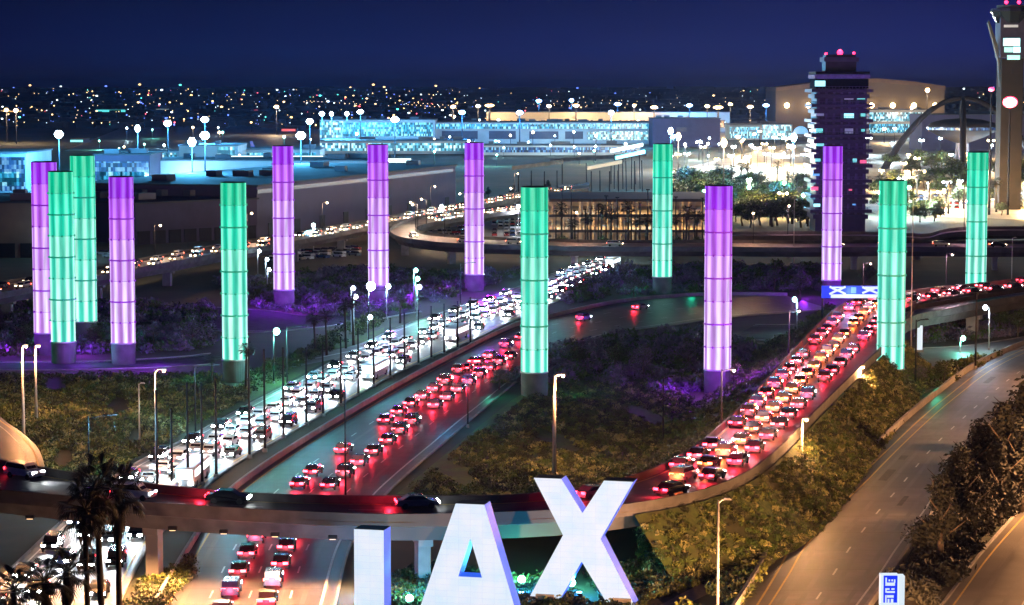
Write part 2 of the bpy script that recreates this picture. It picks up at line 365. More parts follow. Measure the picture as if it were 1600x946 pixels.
# footpath climbing between the shrubs, verges
RF = Road([(1020,952,1050,956,0),(1090,915,1120,922,0),(1150,885,1175,895,0),(1200,855,1205,870,0)], .02)
tag(road_surface('footpath', RF, mat('dirt_path', (.20,.13,.08), (.14,.09,.06), 1, 2, .3)), kind='structure')

def overpass(name, rd, label, thick, piers, parapets=(0, 1), pm='concrete_dark', surf='asphalt_smooth', spec=(), pier_r=1.3, pier_m='concrete', group=None, par_h=.9):
    base = rd.at(rd.len/2, .5)[0]; base = Vector((base.x, base.y, 0))
    t = empty(name, base, label=label, cat='overpass', group=group)
    def loc(mb): mb.v = [(a-base.x, b-base.y, c) for a, b, c in mb.v]; return mb
    mb = MB()
    for k in range(6):
        mb.strip([l.lerp(r, k/6) for l, r in zip(rd.L, rd.R)], [l.lerp(r, (k+1)/6) for l, r in zip(rd.L, rd.R)])
    dk = loc(mb).build('deck', M[surf], t)
    for f, kind, wid, m in spec:
        mb = MB()
        if kind == 'solid': line_mesh(mb, rd.path(f), wid)
        else:
            d = 3
            while d < rd.len-4: line_mesh(mb, rd.path(f, d, d+3.5, 1.2), wid); d += 12.5
        loc(mb).build('lane_line', M[m], dk)
    mb = MB()   # box girder with cantilevered edge slab
    def pf(f, z): return up(rd.path(f, step=3), z)
    sec = [(0, -.02), (0, -.45), (.14, -.8), (.2, -thick), (.8, -thick), (.86, -.8), (1, -.45), (1, -.02)]
    for (f0, z0), (f1, z1) in zip(sec[:-1], sec[1:]): mb.strip(pf(f0, z0), pf(f1, z1))
    loc(mb).build('girder', M[pm], t)
    for f in parapets:
        mb = MB(); wall_mesh(mb, side_off(rd.path(f, step=3), -.15 if f else .15), .28, par_h, -.4); loc(mb).build('parapet', M['concrete_dark'], t)
    for d, wpx in piers:
        p, tn = rd.at(d, .5); a = math.atan2(tn.y, tn.x)
        mb = MB(); hh = p.z - thick
        mb.box((p.x, p.y, hh/2), (pier_r*1.1, pier_r*1.9, hh), a); 
        mb.box((p.x, p.y, hh-.5), (pier_r*1.3, pier_r*3.2, .98), a)
        loc(mb)  .build('pier', M[pier_m], t, bevel=.08)
    return t

FLY = Road([(-140,716,-140,768,9),(-60,722,-60,775,9),(0,730,0,779,9),(100,748,100,788,8.8),(200,764,200,796,8.5),(300,775,300,803,8),(400,783,400,809,7.6),(500,786,500,814,7.4),(600,787,600,817,7.2),(700,787,700,816,7),(800,785,800,813,7),(870,779,872,810,7),(930,769,962,803,7),(990,753,1055,788,7),(1030,738,1122,770,7),(1060,722,1180,742,7),(1095,699,1232,698,7),(1150,650,1277,650,7),(1206,590,1337,590,7),(1248,543,1382,546,7),(1282,508,1408,512,7),(1305,488,1422,494,7),(1330,475,1430,484,7),(1372,466,1447,477,7),(1440,457,1490,469,7),(1520,449,1560,459,7),(1620,438,1660,448,7)])
def fly_px(px):
    i = min(range(len(FLY.R)), key=lambda i: abs(800+FPX*(FLY.L[i].x+FLY.R[i].x)/(FLY.L[i].y+FLY.R[i].y)-px) if FLY.L[i].y < 290 else 1e9); return FLY.c[i]
fly = overpass('overpass', FLY, 'curving concrete overpass sweeping left to right across the foreground behind the big letters', 2.3,
               [(fly_px(229), 0), (fly_px(662), 0)], spec=[(.06,'solid',.2,'line_yellow'),(.36,'dash',.18,'line_white'),(.66,'dash',.18,'line_white'),(.93,'solid',.2,'line_white')], surf='asphalt_smooth', pier_m='concrete', pier_r=1.25)
RAMPB = Road([(1385,512,1385,548,7),(1405,494,1408,516,7),(1420,486,1430,500,7),(1470,477,1490,488,7),(1530,467,1549,476,7),(1620,453,1640,463,7)], .015)
overpass('overpass', RAMPB, 'elevated ramp with purple lit girder leaving to the right behind the rightmost front pylon', 2.2, [(75, 0), (110, 0)], spec=[(.08,'solid',.2,'line_white')], pier_r=1.2)
RLOOP = Road([(-150,610,-10,640,9),(-120,640,8,658,9),(-95,670,34,676,9),(-80,700,60,702,9),(-75,735,73,738,9)], .015)
overpass('overpass', RLOOP, 'short curved loop ramp joining the foreground overpass at the left edge', 1.0, [], parapets=(), spec=[(.93,'solid',.2,'line_yellow'),(.82,'solid',.15,'line_white')], surf='asphalt')
VZ = 6.5
RV1 = Road([(-60,455,-60,475,VZ),(0,446,0,464,VZ),(60,436,60,453,VZ),(150,422,150,437,VZ),(240,405,240,420,VZ),(340,387,340,401,VZ),(400,379,400,392,VZ),(480,365,480,378,VZ),(560,350,560,362,VZ),(640,335,640,346,VZ),(727,319,727,329,VZ),(830,300,830,310,VZ),(920,288,920,297,VZ)])
overpass('overpass', RV1, 'long straight viaduct rising from the left edge behind the left pylons', 2.2, [(20+45*i, 0) for i in range(12)], pier_r=1.2, surf='road_pale')
RV2 = Road([(850,327,850,318,VZ),(740,342,727,332,VZ),(700,348,670,340,VZ),(667,354,632,349,VZ),(650,361,609,362,VZ),(664,367,622,374,VZ),(700,371,670,382,VZ),(740,374,727,386,VZ),(830,377,830,389,VZ),(950,380,950,391,VZ),(1100,380,1100,391,VZ),(1250,381,1250,392,VZ),(1400,380,1400,391,VZ),(1540,381,1540,392,VZ),(1680,381,1680,392,VZ)], .02)
overpass('overpass', RV2, 'hairpin viaduct looping behind the middle pylons then running level to the right edge', 2.2, [(180+40*i, 0) for i in range(9)], pier_r=1.2, surf='road_pale')
RV3 = Road([(1130,367,1130,374,VZ),(1300,366,1300,373,VZ),(1400,368,1400,375,VZ),(1450,370,1450,377,VZ),(1500,360,1500,367,8.5),(1680,358,1680,365,8.5)])
overpass('overpass', RV3, 'farther pinkish viaduct running behind the level one at the right', 1.8, [(40*i+20, 0) for i in range(6)], pier_r=1.2)

# embankments of the ramp
def embank(name, rd, f, d0, d1, w, m, rev=1):
    top = rd.path(f, d0, d1, 5); bot = side_off(top, w); mb = MB()
    top = up(side_off(top, .35 if w > 0 else -.35), -.3)
    prev = top
    for k in range(1, 5):
        t = k/4; cur = [Vector((a.x+(b.x-a.x)*t, a.y+(b.y-a.y)*t, a.z*(1-t)**1.15 - .03*t)) for a, b in zip(top, bot)]
        mb.strip(prev, cur) if rev else mb.strip(cur, prev); prev = cur
    return tag(mb.build(name, m), kind='structure'), top, bot
def fly_s(px):   # arc length at which the near edge passes photo column px (monotone part)
    best = min(range(len(FLY.L)), key=lambda i: abs(800+FPX*FLY.L[i].x/FLY.L[i].y-px)); return FLY.c[best]
sA, sB = fly_s(1000), fly_s(1275)
e1, e1t, e1b = embank('embankment', FLY, 1, sA-8, sB, 7, M['grass'])
e2, e2t, e2b = embank('embankment', FLY, 0, sA-14, sB+40, -14, M['grass'])

# barriers
def barrier(name, rd, f, d0, d1, h, label, m='concrete', off=0, w=.35):
    pth = side_off(rd.path(f, d0, d1, 4), off); base = pth[len(pth)//2].copy(); mb = MB(); wall_mesh(mb, pth, w, h, -.1)
    mb.v = [(a-base.x, b-base.y, c-base.z) for a, b, c in mb.v]
    o = mb.build(name, M[m]); o.location = base; return tag(o, label=label, cat='barrier')
barrier('barrier_wall', RM, 0, 12, RM.len, .8, 'low grey concrete barrier along the left of the middle road', off=-.3)
barrier('barrier_wall', RR, 0, 0, RR.len, 1.0, 'low concrete barrier wall along the left of the right hand road', off=-.3)
barrier('barrier_wall', RR, 1, 0, RR.len, .8, 'low barrier between the right hand road and dark trees', off=.6)

# ------------------------------------------------------------------ pylons
def lobed(z, r, n=48, lobes=8, depth=.07):
    return [(r*(1-depth*(1-abs(math.cos(lobes*.5*a)))*1.3)*math.cos(a), r*(1-depth*(1-abs(math.cos(lobes*.5*a)))*1.3)*math.sin(a), z) for a in [2*math.pi*i/n for i in range(n)]]
def pylon_mat(name, c, s, white=.5):
    m = bpy.data.materials.new(name); m.use_nodes = True; t = m.node_tree; b = t.nodes['Principled BSDF']
    b.inputs['Base Color'].default_value = (.01,.012,.012,1); b.inputs['Roughness'].default_value = .5; b.inputs['Specular IOR Level'].default_value = .1
    tc = t.nodes.new('ShaderNodeTexCoord'); mp = t.nodes.new('ShaderNodeMapping'); t.links.new(tc.outputs['Object'], mp.inputs[0])
    mp.inputs['Scale'].default_value = (1.6, 1.6, .12)
    n = t.nodes.new('ShaderNodeTexNoise'); n.inputs['Scale'].default_value = 1; n.inputs['Detail'].default_value = 4; t.links.new(mp.outputs[0], n.inputs['Vector'])
    mr = t.nodes.new('ShaderNodeMapRange'); mr.inputs[1].default_value = .3; mr.inputs[2].default_value = .7; mr.inputs[3].default_value = .7*s; mr.inputs[4].default_value = 1.25*s
    t.links.new(n.outputs[0], mr.inputs[0])
    # eight bright bands and dim seams painted into the glow by angle; no tubes built
    sx = t.nodes.new('ShaderNodeSeparateXYZ'); t.links.new(tc.outputs['Object'], sx.inputs[0])
    at = t.nodes.new('ShaderNodeMath'); at.operation = 'ARCTAN2'; t.links.new(sx.outputs['Y'], at.inputs[0]); t.links.new(sx.outputs['X'], at.inputs[1])
    m8 = t.nodes.new('ShaderNodeMath'); m8.operation = 'MULTIPLY'; t.links.new(at.outputs[0], m8.inputs[0]); m8.inputs[1].default_value = 8
    co = t.nodes.new('ShaderNodeMath'); co.operation = 'COSINE'; t.links.new(m8.outputs[0], co.inputs[0])
    m2 = t.nodes.new('ShaderNodeMapRange'); t.links.new(co.outputs[0], m2.inputs[0]); m2.inputs[1].default_value = -1; m2.inputs[2].default_value = .6; m2.inputs[3].default_value = .62; m2.inputs[4].default_value = 1.12
    mm = t.nodes.new('ShaderNodeMath'); mm.operation = 'MULTIPLY'; t.links.new(mr.outputs[0], mm.inputs[0]); t.links.new(m2.outputs[0], mm.inputs[1]); t.links.new(mm.outputs[0], b.inputs['Emission Strength'])
    m3 = t.nodes.new('ShaderNodeMapRange'); t.links.new(co.outputs[0], m3.inputs[0]); m3.inputs[1].default_value = -.3; m3.inputs[2].default_value = 1
    cmx = t.nodes.new('ShaderNodeMixRGB'); t.links.new(m3.outputs[0], cmx.inputs[0]); cmx.inputs[1].default_value = (*c, 1); cmx.inputs[2].default_value = (*[x+(y-x)*white for x, y in zip(c, (.93,1,1))], 1)
    t.links.new(cmx.outputs[0], b.inputs['Emission Color'])
    return m
LV = 8; RAD = 2.32; SEC = 31.3/LV
def lerp3(a, b, t): return tuple(x+(y-x)*t for x, y in zip(a, b))
def make_pylon(kind):
    t = empty('light_pylon', (0, 0, 0), cat='light pylon', group='ring of glowing glass pylons')
    if kind == 'teal': top, mid, low = (.0,.70,.38), (.01,.80,.52), (.07,.88,.64)
    else: top, mid, low = (.38,.02,.97), (.56,.12,.97), (.70,.30,1.0)
    MB().cyl((0,0,-.3), (0,0,4.0), RAD*.98, RAD*.98, 32).build('base_drum', M['concrete_dark'], t)
    for k in range(LV):   # k = 0 lowest
        f = k/(LV-1)
        c = lerp3(low, mid, max(0, (f-.3)/.42)) if f < .72 else lerp3(mid, top, max(0, (f-.8)/.2))  # upward fade of the glow painted into the section colours
        if k < 5: c = lerp3(c, (1,1,1), .05*((k*5) % 3))
        mb = MB(); z0 = 4+k*SEC
        mb.strip([Vector(v) for v in lobed(z0+.05, RAD)+[lobed(z0+.05, RAD)[0]]], [Vector(v) for v in lobed(z0+SEC-.02, RAD)+[lobed(z0+SEC-.02, RAD)[0]]])
        mb.build('glass_section', pylon_mat('%s_glass' % kind, c, 1.03 if k % 2 else 1.12, max(.14, .70-.65*f)), t, smooth=False)
        b2 = MB(); ring = (k and k % 2 == 0)
        jm = M['joint_teal'] if kind == 'teal' else M['joint_purple']
        if ring:
            b2.cyl((0,0,z0-.14), (0,0,z0+.14), RAD*1.012, RAD*1.012, 48, caps=False)
        if k and not ring: b2.cyl((0,0,z0-.03), (0,0,z0+.03), RAD*1.008, RAD*1.008, 48, caps=False)
        for a in range(8):
            an = math.pi/8 + a*math.pi/4; rr = RAD*1.0
            b2.ball((rr*math.cos(an), rr*math.sin(an), z0), .22, 6, 4)
        if k: b2.build('joint_ring' if ring else 'fixing_studs', jm, t)
    mb = MB(); mb.cyl((0,0,4+31.3), (0,0,4+31.45), RAD*1.0, RAD*.9, 32)
    mb.build('top_cap', M['steel_dark'], t)
    mb = MB(); mb.cyl((0,0,3.85), (0,0,4.06), RAD*1.04, RAD*1.04, 32); mb.build('base_ring', M['steel'], t)
    return t
M['joint_teal'] = emit('teal_joint', (0,.30,.17), .8, (.05,.2,.15)); M['joint_purple'] = emit('purple_joint', (.22,.01,.5), .8, (.15,.05,.2))
PY = {'teal': make_pylon('teal'), 'purple': make_pylon('purple')}
pyl = [ # x, top y, bottom y of the lit part, kind, label
 (71,253,520,'purple','purple glowing pylon at the far left, half hidden behind a teal one'),
 (97,268,534,'teal','teal glowing pylon nearest in the crowded cluster of three at the left edge'),
 (131,243,502,'teal','teal glowing pylon rising tallest behind the cluster at the left edge'),
 (191,276,536,'purple','purple glowing pylon on a drum just right of the left cluster'),
 (366,285,562,'teal','teal glowing pylon beside the small dark palm left of the white road'),
 (443,228,452,'purple','purple glowing pylon in the back row before the long dark warehouse'),
 (591,226,445,'purple','purple glowing pylon in the back row next to the bright white lamp'),
 (741,223,428,'purple','purple glowing pylon in front of the hairpin viaduct'),
 (835,292,582,'teal','teal glowing pylon on a bare drum between the two central roads'),
 (1035,225,432,'teal','thin teal glowing pylon in the back row right of the golden garage'),
 (1122,290,578,'purple','purple glowing pylon with a flowering bush at its foot'),
 (1300,228,437,'purple','purple glowing pylon standing in front of the dark control tower'),
 (1393,282,577,'teal','teal glowing pylon beside the red lit ramp and right hand road'),
 (1526,238,453,'teal','teal glowing pylon behind the elevated ramp near the right edge')]
PYLOC = []
for x, yt, yb, kind, lab in pyl:
    lit = yb-yt
    D = (52*3700/(yb-135))/(1+4*lit*3700/(115810*(yb-135))); s = lit*D/115810
    loc = Vector(((x-800)/FPX*D*1.0, D, 0)); loc.x = (x-800)/FPX*(D*_c + (CH-18)*_s)
    o = place(PY[kind], loc, rnd.random()*6, s, lab)
    PYLOC.append((loc, kind, s))
    c = (.30,.02,1) if kind == 'purple' else (.02,1,.55)
    for a in range(2):
        an = -1.57 + (a-.5)*2.2
        lamp_light('pylon_uplight', (loc.x+8*math.cos(an), loc.y+8*math.sin(an), 2.5), c, 2200 if kind == 'purple' else 400, radius=.6)
    if kind == 'purple': lamp_light('pylon_glow_fill', (loc.x+3, loc.y-13, 7), (.30,.01,1), 9000 if x < 300 else 15000, radius=1)  # extra purple fill, added to strengthen the glow on the bushes

# ------------------------------------------------------------------ the big letters
def poly_letter(name, outline, hole, loc, label, thick=2.2, rz=R(-14)):
    outline = [(a*1.035, b) for a, b in outline]; hole = [(a*1.035, b) for a, b in hole] if hole else None
    """outline (x,z) loop; optional hole loop; face lit, sides blue, top dark"""
    t = empty(name, loc, rz, label=label, cat='letter', group='giant white letters')
    cu = bpy.data.curves.new(name, 'CURVE'); cu.dimensions = '2D'; cu.fill_mode = 'BOTH'
    for lp in [outline]+([hole] if hole else []):
        sp = cu.splines.new('POLY'); sp.points.add(len(lp)-1)
        for i, (a, b) in enumerate(lp): sp.points[i].co = (a, b, 0, 1)
        sp.use_cyclic_u = True
    tmp = bpy.data.objects.new('t', cu); col.objects.link(tmp)
    me = bpy.data.meshes.new_from_object(tmp.evaluated_get(bpy.context.evaluated_depsgraph_get())); 
    bpy.data.objects.remove(tmp)
    vs = [(v.co.x, 0, v.co.y) for v in me.vertices]; fs = [tuple(p.vertices) for p in me.polygons]
    f = MB(); f.add(vs, fs); f.build('letter_face', M['letter_face'], t)
    f = MB(); f.add([(a, thick, c) for a, b, c in vs], fs); f.build('back_face', M['letter_side'], t)
    sd, tp = MB(), MB()
    for lp in [outline]+([hole] if hole else []):
        for i in range(len(lp)):
            a, b = lp[i], lp[(i+1) % len(lp)]
            tgt = tp if abs(a[1]-b[1]) < .01 and a[1] > 11 else sd
            tgt.add([(a[0],0,a[1]), (b[0],0,b[1]), (b[0],thick,b[1]), (a[0],thick,a[1])], [(0,1,2,3)])
    sd.build('letter_side', M['letter_side'], t); tp.build('letter_top', M['letter_top'], t)
    return t
# pixel-scale measures turned into metres at each letter's own distance
DX = 234.6; kx = DX/FPX
ox = 912
def q(x, y, D, cx): a = PD(x, y, D); return (a.x-PD(cx, y, D).x, a.z)
Xo = [(834,750),(877,750),(910,802),(943,752),(988,754),(938,841),(990,941),(948,941),(909,878),(876,938),(829,936),(880,838)]
Xo = [q(a, b, DX, ox) for a, b in Xo]; 
xt = max(z for _, z in Xo); Xo = [(a, (xt if z > xt-.4 else z)) for a, z in Xo]
poly_letter('letter_x', Xo, None, Vector((PD(ox, 850, DX).x, DX, 0)), 'giant white illuminated letter X with dark top, rightmost of the three')
DA = 227.0; oa = 735
Ao = [(712,788),(757,788),(820,1000),(764,1000),(753,950),(706,950),(692,1000),(640,1000)]
Ah = [(735,842),(716,902),(753,902)]
poly_letter('letter_a', [q(a, b, DA, oa) for a, b in Ao], [q(a, b, DA, oa) for a, b in Ah], Vector((PD(oa, 870, DA).x, DA, 0)), 'giant white illuminated letter A with triangular opening in the middle of the word')
DL = 215.0; ol = 578
Lo = [(553,828),(600,828),(600,985),(640,985),(640,1024),(553,1024)]
poly_letter('letter_l', [q(a, b, DL, ol) for a, b in Lo], None, Vector((PD(ol, 880, DL).x, DL, 0)), 'giant white illuminated letter L stem, leftmost, cut off by the bottom edge')
for cx, D in ((852, DX), (971, DX)):
    mb = MB(); mb.box((0, .85, .45), (1.9, 2.2, .9)); o = mb.build('letter_plinth', M['concrete'], bevel=.05); xo = PD(cx, 940, D).x-PD(ox, 940, D).x; o.location = (PD(ox, 940, D).x+xo, D-xo*math.tan(R(14)), 0); o.rotation_euler = (0, 0, R(-14))
    tag(o, 'pale concrete plinth under the %s foot of the letter X' % ('left' if cx < 900 else 'right'), 'plinth')
for px, py, c in ((815,910,'lens_green'), (893,915,'lens_green'), (640,940,'lens_green')):
    p = P(px, py, .3); t = empty('ground_floodlight', p, label='small green glaring floodlight on the grass %s' % ({815:'between letters A and X', 893:'between the legs of letter X', 640:'between letters L and A'}[px]), cat='floodlight')
    MB().box((0,0,.05), (.5,.4,.5)).build('housing', M['steel_dark'], t); MB().ball((0,-.3,.35), .42, 10, 6).build('lens', M[c], t)
    lamp_light('flood', (0,-.3,1.5), (.15,1,.6), 2200, t, .3)

for px, nm in ((668,'behind the letter L'), (815,'behind the letter A'), (560,'left of the letter L'), (905,'behind the letter X')):  # blue lights added to carry the letters' glow onto the overpass
    p = PD(px, 900, 238.5); t = empty('ground_floodlight', (p.x, p.y, 0), label='added blue fill light on the ground '+nm, cat='floodlight')
    MB().box((0,0,.2), (.6,.4,.4)).build('housing', M['steel_dark'], t); MB().box((0,.1,.43), (.5,.3,.06)).build('lens', M['lens_blue'], t)
    lamp_light('flood', (0,0,1.5), (.03,.35,1), 2600, t, .3)

M['lens_dim'] = emit('amber_lens', (1,.6,.25), 2.5)
# ------------------------------------------------------------------ street lamps and poles
def street_lamp(px, py, ytop, label, lit=None, power=0, color=(1,.6,.3), arm=1.5, arm_dir=1, m='steel', r=.11, z=0.0, group=None, cat='street lamp', head=.5):
    b = P(px, py, z); hgt = PD(px, ytop, b.y).z - z
    t = empty('street_lamp', b, label=label, cat=cat, group=group)
    MB().cyl((0,0,0), (0,0,hgt), r*1.25, r*.7, 10).build('pole', M[m], t, smooth=True)
    MB().cyl((0,0,-.05), (0,0,.5), r*2, r*1.8, 10).build('footing', M['concrete'], t)
    if arm: MB().tube([(0,0,hgt-.3), (arm_dir*arm*.5,0,hgt), (arm_dir*arm,0,hgt+.05)], r*.5, 6).build('arm', M[m], t)
    hx = arm_dir*arm if arm else 0
    MB().box((hx+arm_dir*.25,0,hgt+.12), (head*1.6, head*.8, .18), top=.6).build('lamp_head', M[m], t)
    if lit: MB().ball((hx+arm_dir*.25,0,hgt-.1), head*(.55 if head > .6 else .42), 10, 6).build('lamp_lens', M[lit], t)
    if power: lamp_light('lamp_light', (hx+arm_dir*.2,-.2,hgt-.5-head*.5), color, power*2.2 if power < 100000 and color == SOD else power, t, .3)
    return t
SOD = (1,.44,.17); CYN = (.35,.75,1); GRN = (.2,1,.7)
street_lamp(866,745,586,'pale lit pole on a footing rising above the X, beside the overpass', 'lens_warm', 9000, SOD, arm=.9, m='pole_beige', r=.24, head=.5)
street_lamp(1121,990,782,'lamp post with short right arm in front of the shrubs right of the X', None, 0, arm=.6, m='steel', r=.13)
street_lamp(1252,775,655,'pole among the shrubs left of the right hand road, nearer of two', 'lens_warm', 5500, SOD, m='pole_beige', r=.18, arm=.3)
street_lamp(1342,652,573,'pole at the ramp barrier beside the teal right pylon, farther of two', 'lens_warm', 5500, SOD, m='pole_beige', r=.2, arm=.3)
street_lamp(1430,612,500,'dark lamp post with right arm just right of the large teal right pylon', None, 0, m='steel_dark', r=.16)
street_lamp(1524,576,458,'dark lamp post standing before the small teal pylon at the right', None, 0, m='steel_dark', r=.16)
street_lamp(1545,548,480,'lit white lamp on slim post under the elevated ramp', 'lens_cool', 3500, (.6,.8,1), arm=.6, arm_dir=-1, head=.9)
street_lamp(1500,552,528,'small green lamp by the path under the elevated ramp', 'lens_green', 2500, GRN, arm=.3, head=.9)
street_lamp(1245,525,467,'small green white lamp left of the blue gantry sign', 'lens_green', 3500, (.3,1,.8), arm=.3, arm_dir=-1, head=.9)
street_lamp(1580,470,372,'tall thin brown pole near the right edge before the level viaduct', None, 0, m='pole_beige', arm=.4)
street_lamp(1423,560,310,'very tall thin mast right behind the large teal right pylon', None, 0, m='pole_beige', arm=.6)
street_lamp(1240,420,312,'thin brown pole left of the dark control tower', None, 0, m='pole_beige', arm=.4)
street_lamp(38,728,540,'tall pale topped pole nearest the left edge above the shrubs', 'lens_warm', 5000, SOD, m='pole_beige', r=.2, arm=.3)
street_lamp(57,660,540,'second pale topped pole just right of the leftmost pole', 'lens_warm', 7000, SOD, m='pole_beige', r=.2, arm=.3)
street_lamp(218,690,600,'brown slender pole rising from the shrubs near the left hill', None, 0, m='pole_beige', arm=.3)
street_lamp(244,742,578,'tall blue grey lamp post with head left of the row of dark poles', 'lens_warm', 7000, SOD, m='steel', arm=1.0)
street_lamp(540,782,580,'slim dark lamp post on the middle road behind the overpass', None, 3200, (.02,.36,.8), m='steel_dark', arm=1.6)
street_lamp(731,668,588,'slim dark lamp post on the right kerb of the middle road', None, 3200, (.02,.36,.8), m='steel_dark', arm=1.2, arm_dir=-1)
street_lamp(1036,705,590,'thin dark lamp post standing alone in the dark central field', None, 0, m='steel_dark', arm=.8)
street_lamp(428,600,517,'green glaring lamp on a dark post left of the white road', 'lens_green', 9000, GRN, m='steel_dark', arm=.3, head=1.1)
street_lamp(576,510,447,'brightest blue white lamp at the foot of a back row purple pylon', 'lens_cool', 9000, (.3,.6,1), m='steel', arm=.3, head=1.8)
street_lamp(604,500,447,'smaller white lamp right of the brightest lamp', 'lens_cool', 3000, (.4,.8,1), m='steel', arm=.2, head=1.0)
for y in (422, 435, 448):
    street_lamp(649+(y-435)*.2, y+50, y, 'green white lamp, %s of three stacked before the purple pylon' % ({422:'topmost', 435:'middle', 448:'lowest'}[y]), 'lens_green' if y != 448 else 'lens_cool', 2500, GRN, m='steel', arm=.3, head=1.0)
for x, y, yb in ((549,450,520), (553,463,525), (575,495,530), (415,405,440), (418,421,450), (403,392,430)):
    street_lamp(x, yb, y, 'small white lamp among the dark palms beside the white road', 'lens_cool', 700, (.5,.8,1), arm=.2, head=.9, group='small lamps among the central trees')
# sodium lights added under the overpass edge just to brighten the near roads
FLY_N = max(i for i in range(len(FLY.R)) if 800+FPX*FLY.R[i].x/FLY.R[i].y < 900)
for px, pw, nm in ((-60,20000,'at the left edge'),(40,14000,'left of the three palms'),(150,22000,'behind the three palms'),(262,16000,'beside the pale pier'),(340,20000,'above the near middle road'),(430,22000,'above the red tail lights'),(520,18000,'left of the letter L')):
    i = min(range(FLY_N), key=lambda i: abs(800+FPX*FLY.R[i].x/FLY.R[i].y-px)); p = FLY.R[i].copy(); p.y -= .4; p.z -= 1.6
    t = empty('wall_lamp', p, label='added sodium fill light under the overpass edge '+nm, cat='wall lamp'); MB().box((0,.1,0), (.9,.5,.35)).build('housing', M['steel_dark'], t)
    MB().box((0,-.02,-.2), (.6,.3,.06)).build('lens', M['lens_dim'], t); lamp_light('lamp_light', (0,-.8,-.5), SOD, pw*(.9 if px > 300 else 1.5), t, .3, 150, (R(-14),0,0))
for px, py, pw in ((1130,1050,26000),(1290,1010,60000),(1420,1040,40000)):  # unseen sodium lamps added to brighten the near right road
    street_lamp(px,py,980,'unseen lamp added below the frame to light the near right road', 'lens_warm', pw/2.2*2.2, SOD, group='added lamps below the frame')
# unseen sodium lamps added outside the right edge to light the right hand road
for x, y, pw in ((1780,820,45000),(1760,700,45000),(1730,600,30000)):
    street_lamp(x, y, y-130, 'unseen sodium lamp added outside the right edge for the right hand road', 'lens_warm', pw, SOD, arm=2.5, arm_dir=-1, m='steel_dark', group='added sodium lamps outside the right edge')
# dark poles along the white road
dp = [(246,770,612),(269,768,640),(294,766,600),(316,758,600),(338,746,590),(390,716,548),(414,706,548),(443,684,545),(479,664,545),(505,650,540),(533,634,528),(560,618,515),(584,604,502),(610,590,498),(632,578,490),(654,570,486),(674,561,480),(694,553,476),(715,545,472),(735,537,466)]
proto = empty('dark_pole', (0,0,0), cat='pole', group='row of slender dark poles along the white road', label='slender dark pole in the long row along the white road')
MB().cyl((0,0,0), (0,0,12), .19, .12, 8).build('shaft', M['steel_dark'], proto, smooth=True)
MB().cyl((0,0,-.05), (0,0,.4), .4, .34, 8).build('footing', M['concrete'], proto)
MB().cyl((0,0,12), (0,0,12.2), .17, .1, 8).build('cap', M['steel_dark'], proto)
for x, y, yt in dp:
    b = P(x, y, 0); place(proto, b, 0, (1,1,PD(x, yt, b.y).z/12))
# street lights over the white road (cool)
for i, s in enumerate((70, 120, 175, 235, 300, 370, 430)):
    p, tn = RW.at(min(s*RW.len/440, RW.len-5), -.05)
    px = 800+FPX*p.x/p.y
    t = empty('street_lamp', p, label='cool white lamp hung over the white road, number %d from the near end' % (i+1), cat='street lamp', group='cool lamps over the white road')
    MB().cyl((0,0,0), (0,0,10), .14, .08, 8).build('pole', M['steel_dark'], t); MB().tube([(0,0,9.7), (1.5,0,10.1), (3,0,10.2)], .06, 6).build('arm', M['steel_dark'], t)
    MB().box((3.2,0,10.2), (.9,.35,.16)).build('lamp_head', M['steel_dark'], t)
    lamp_light('lamp_light', (3.6,0,9.6), (.25,.75,1), 13000, t, .4)

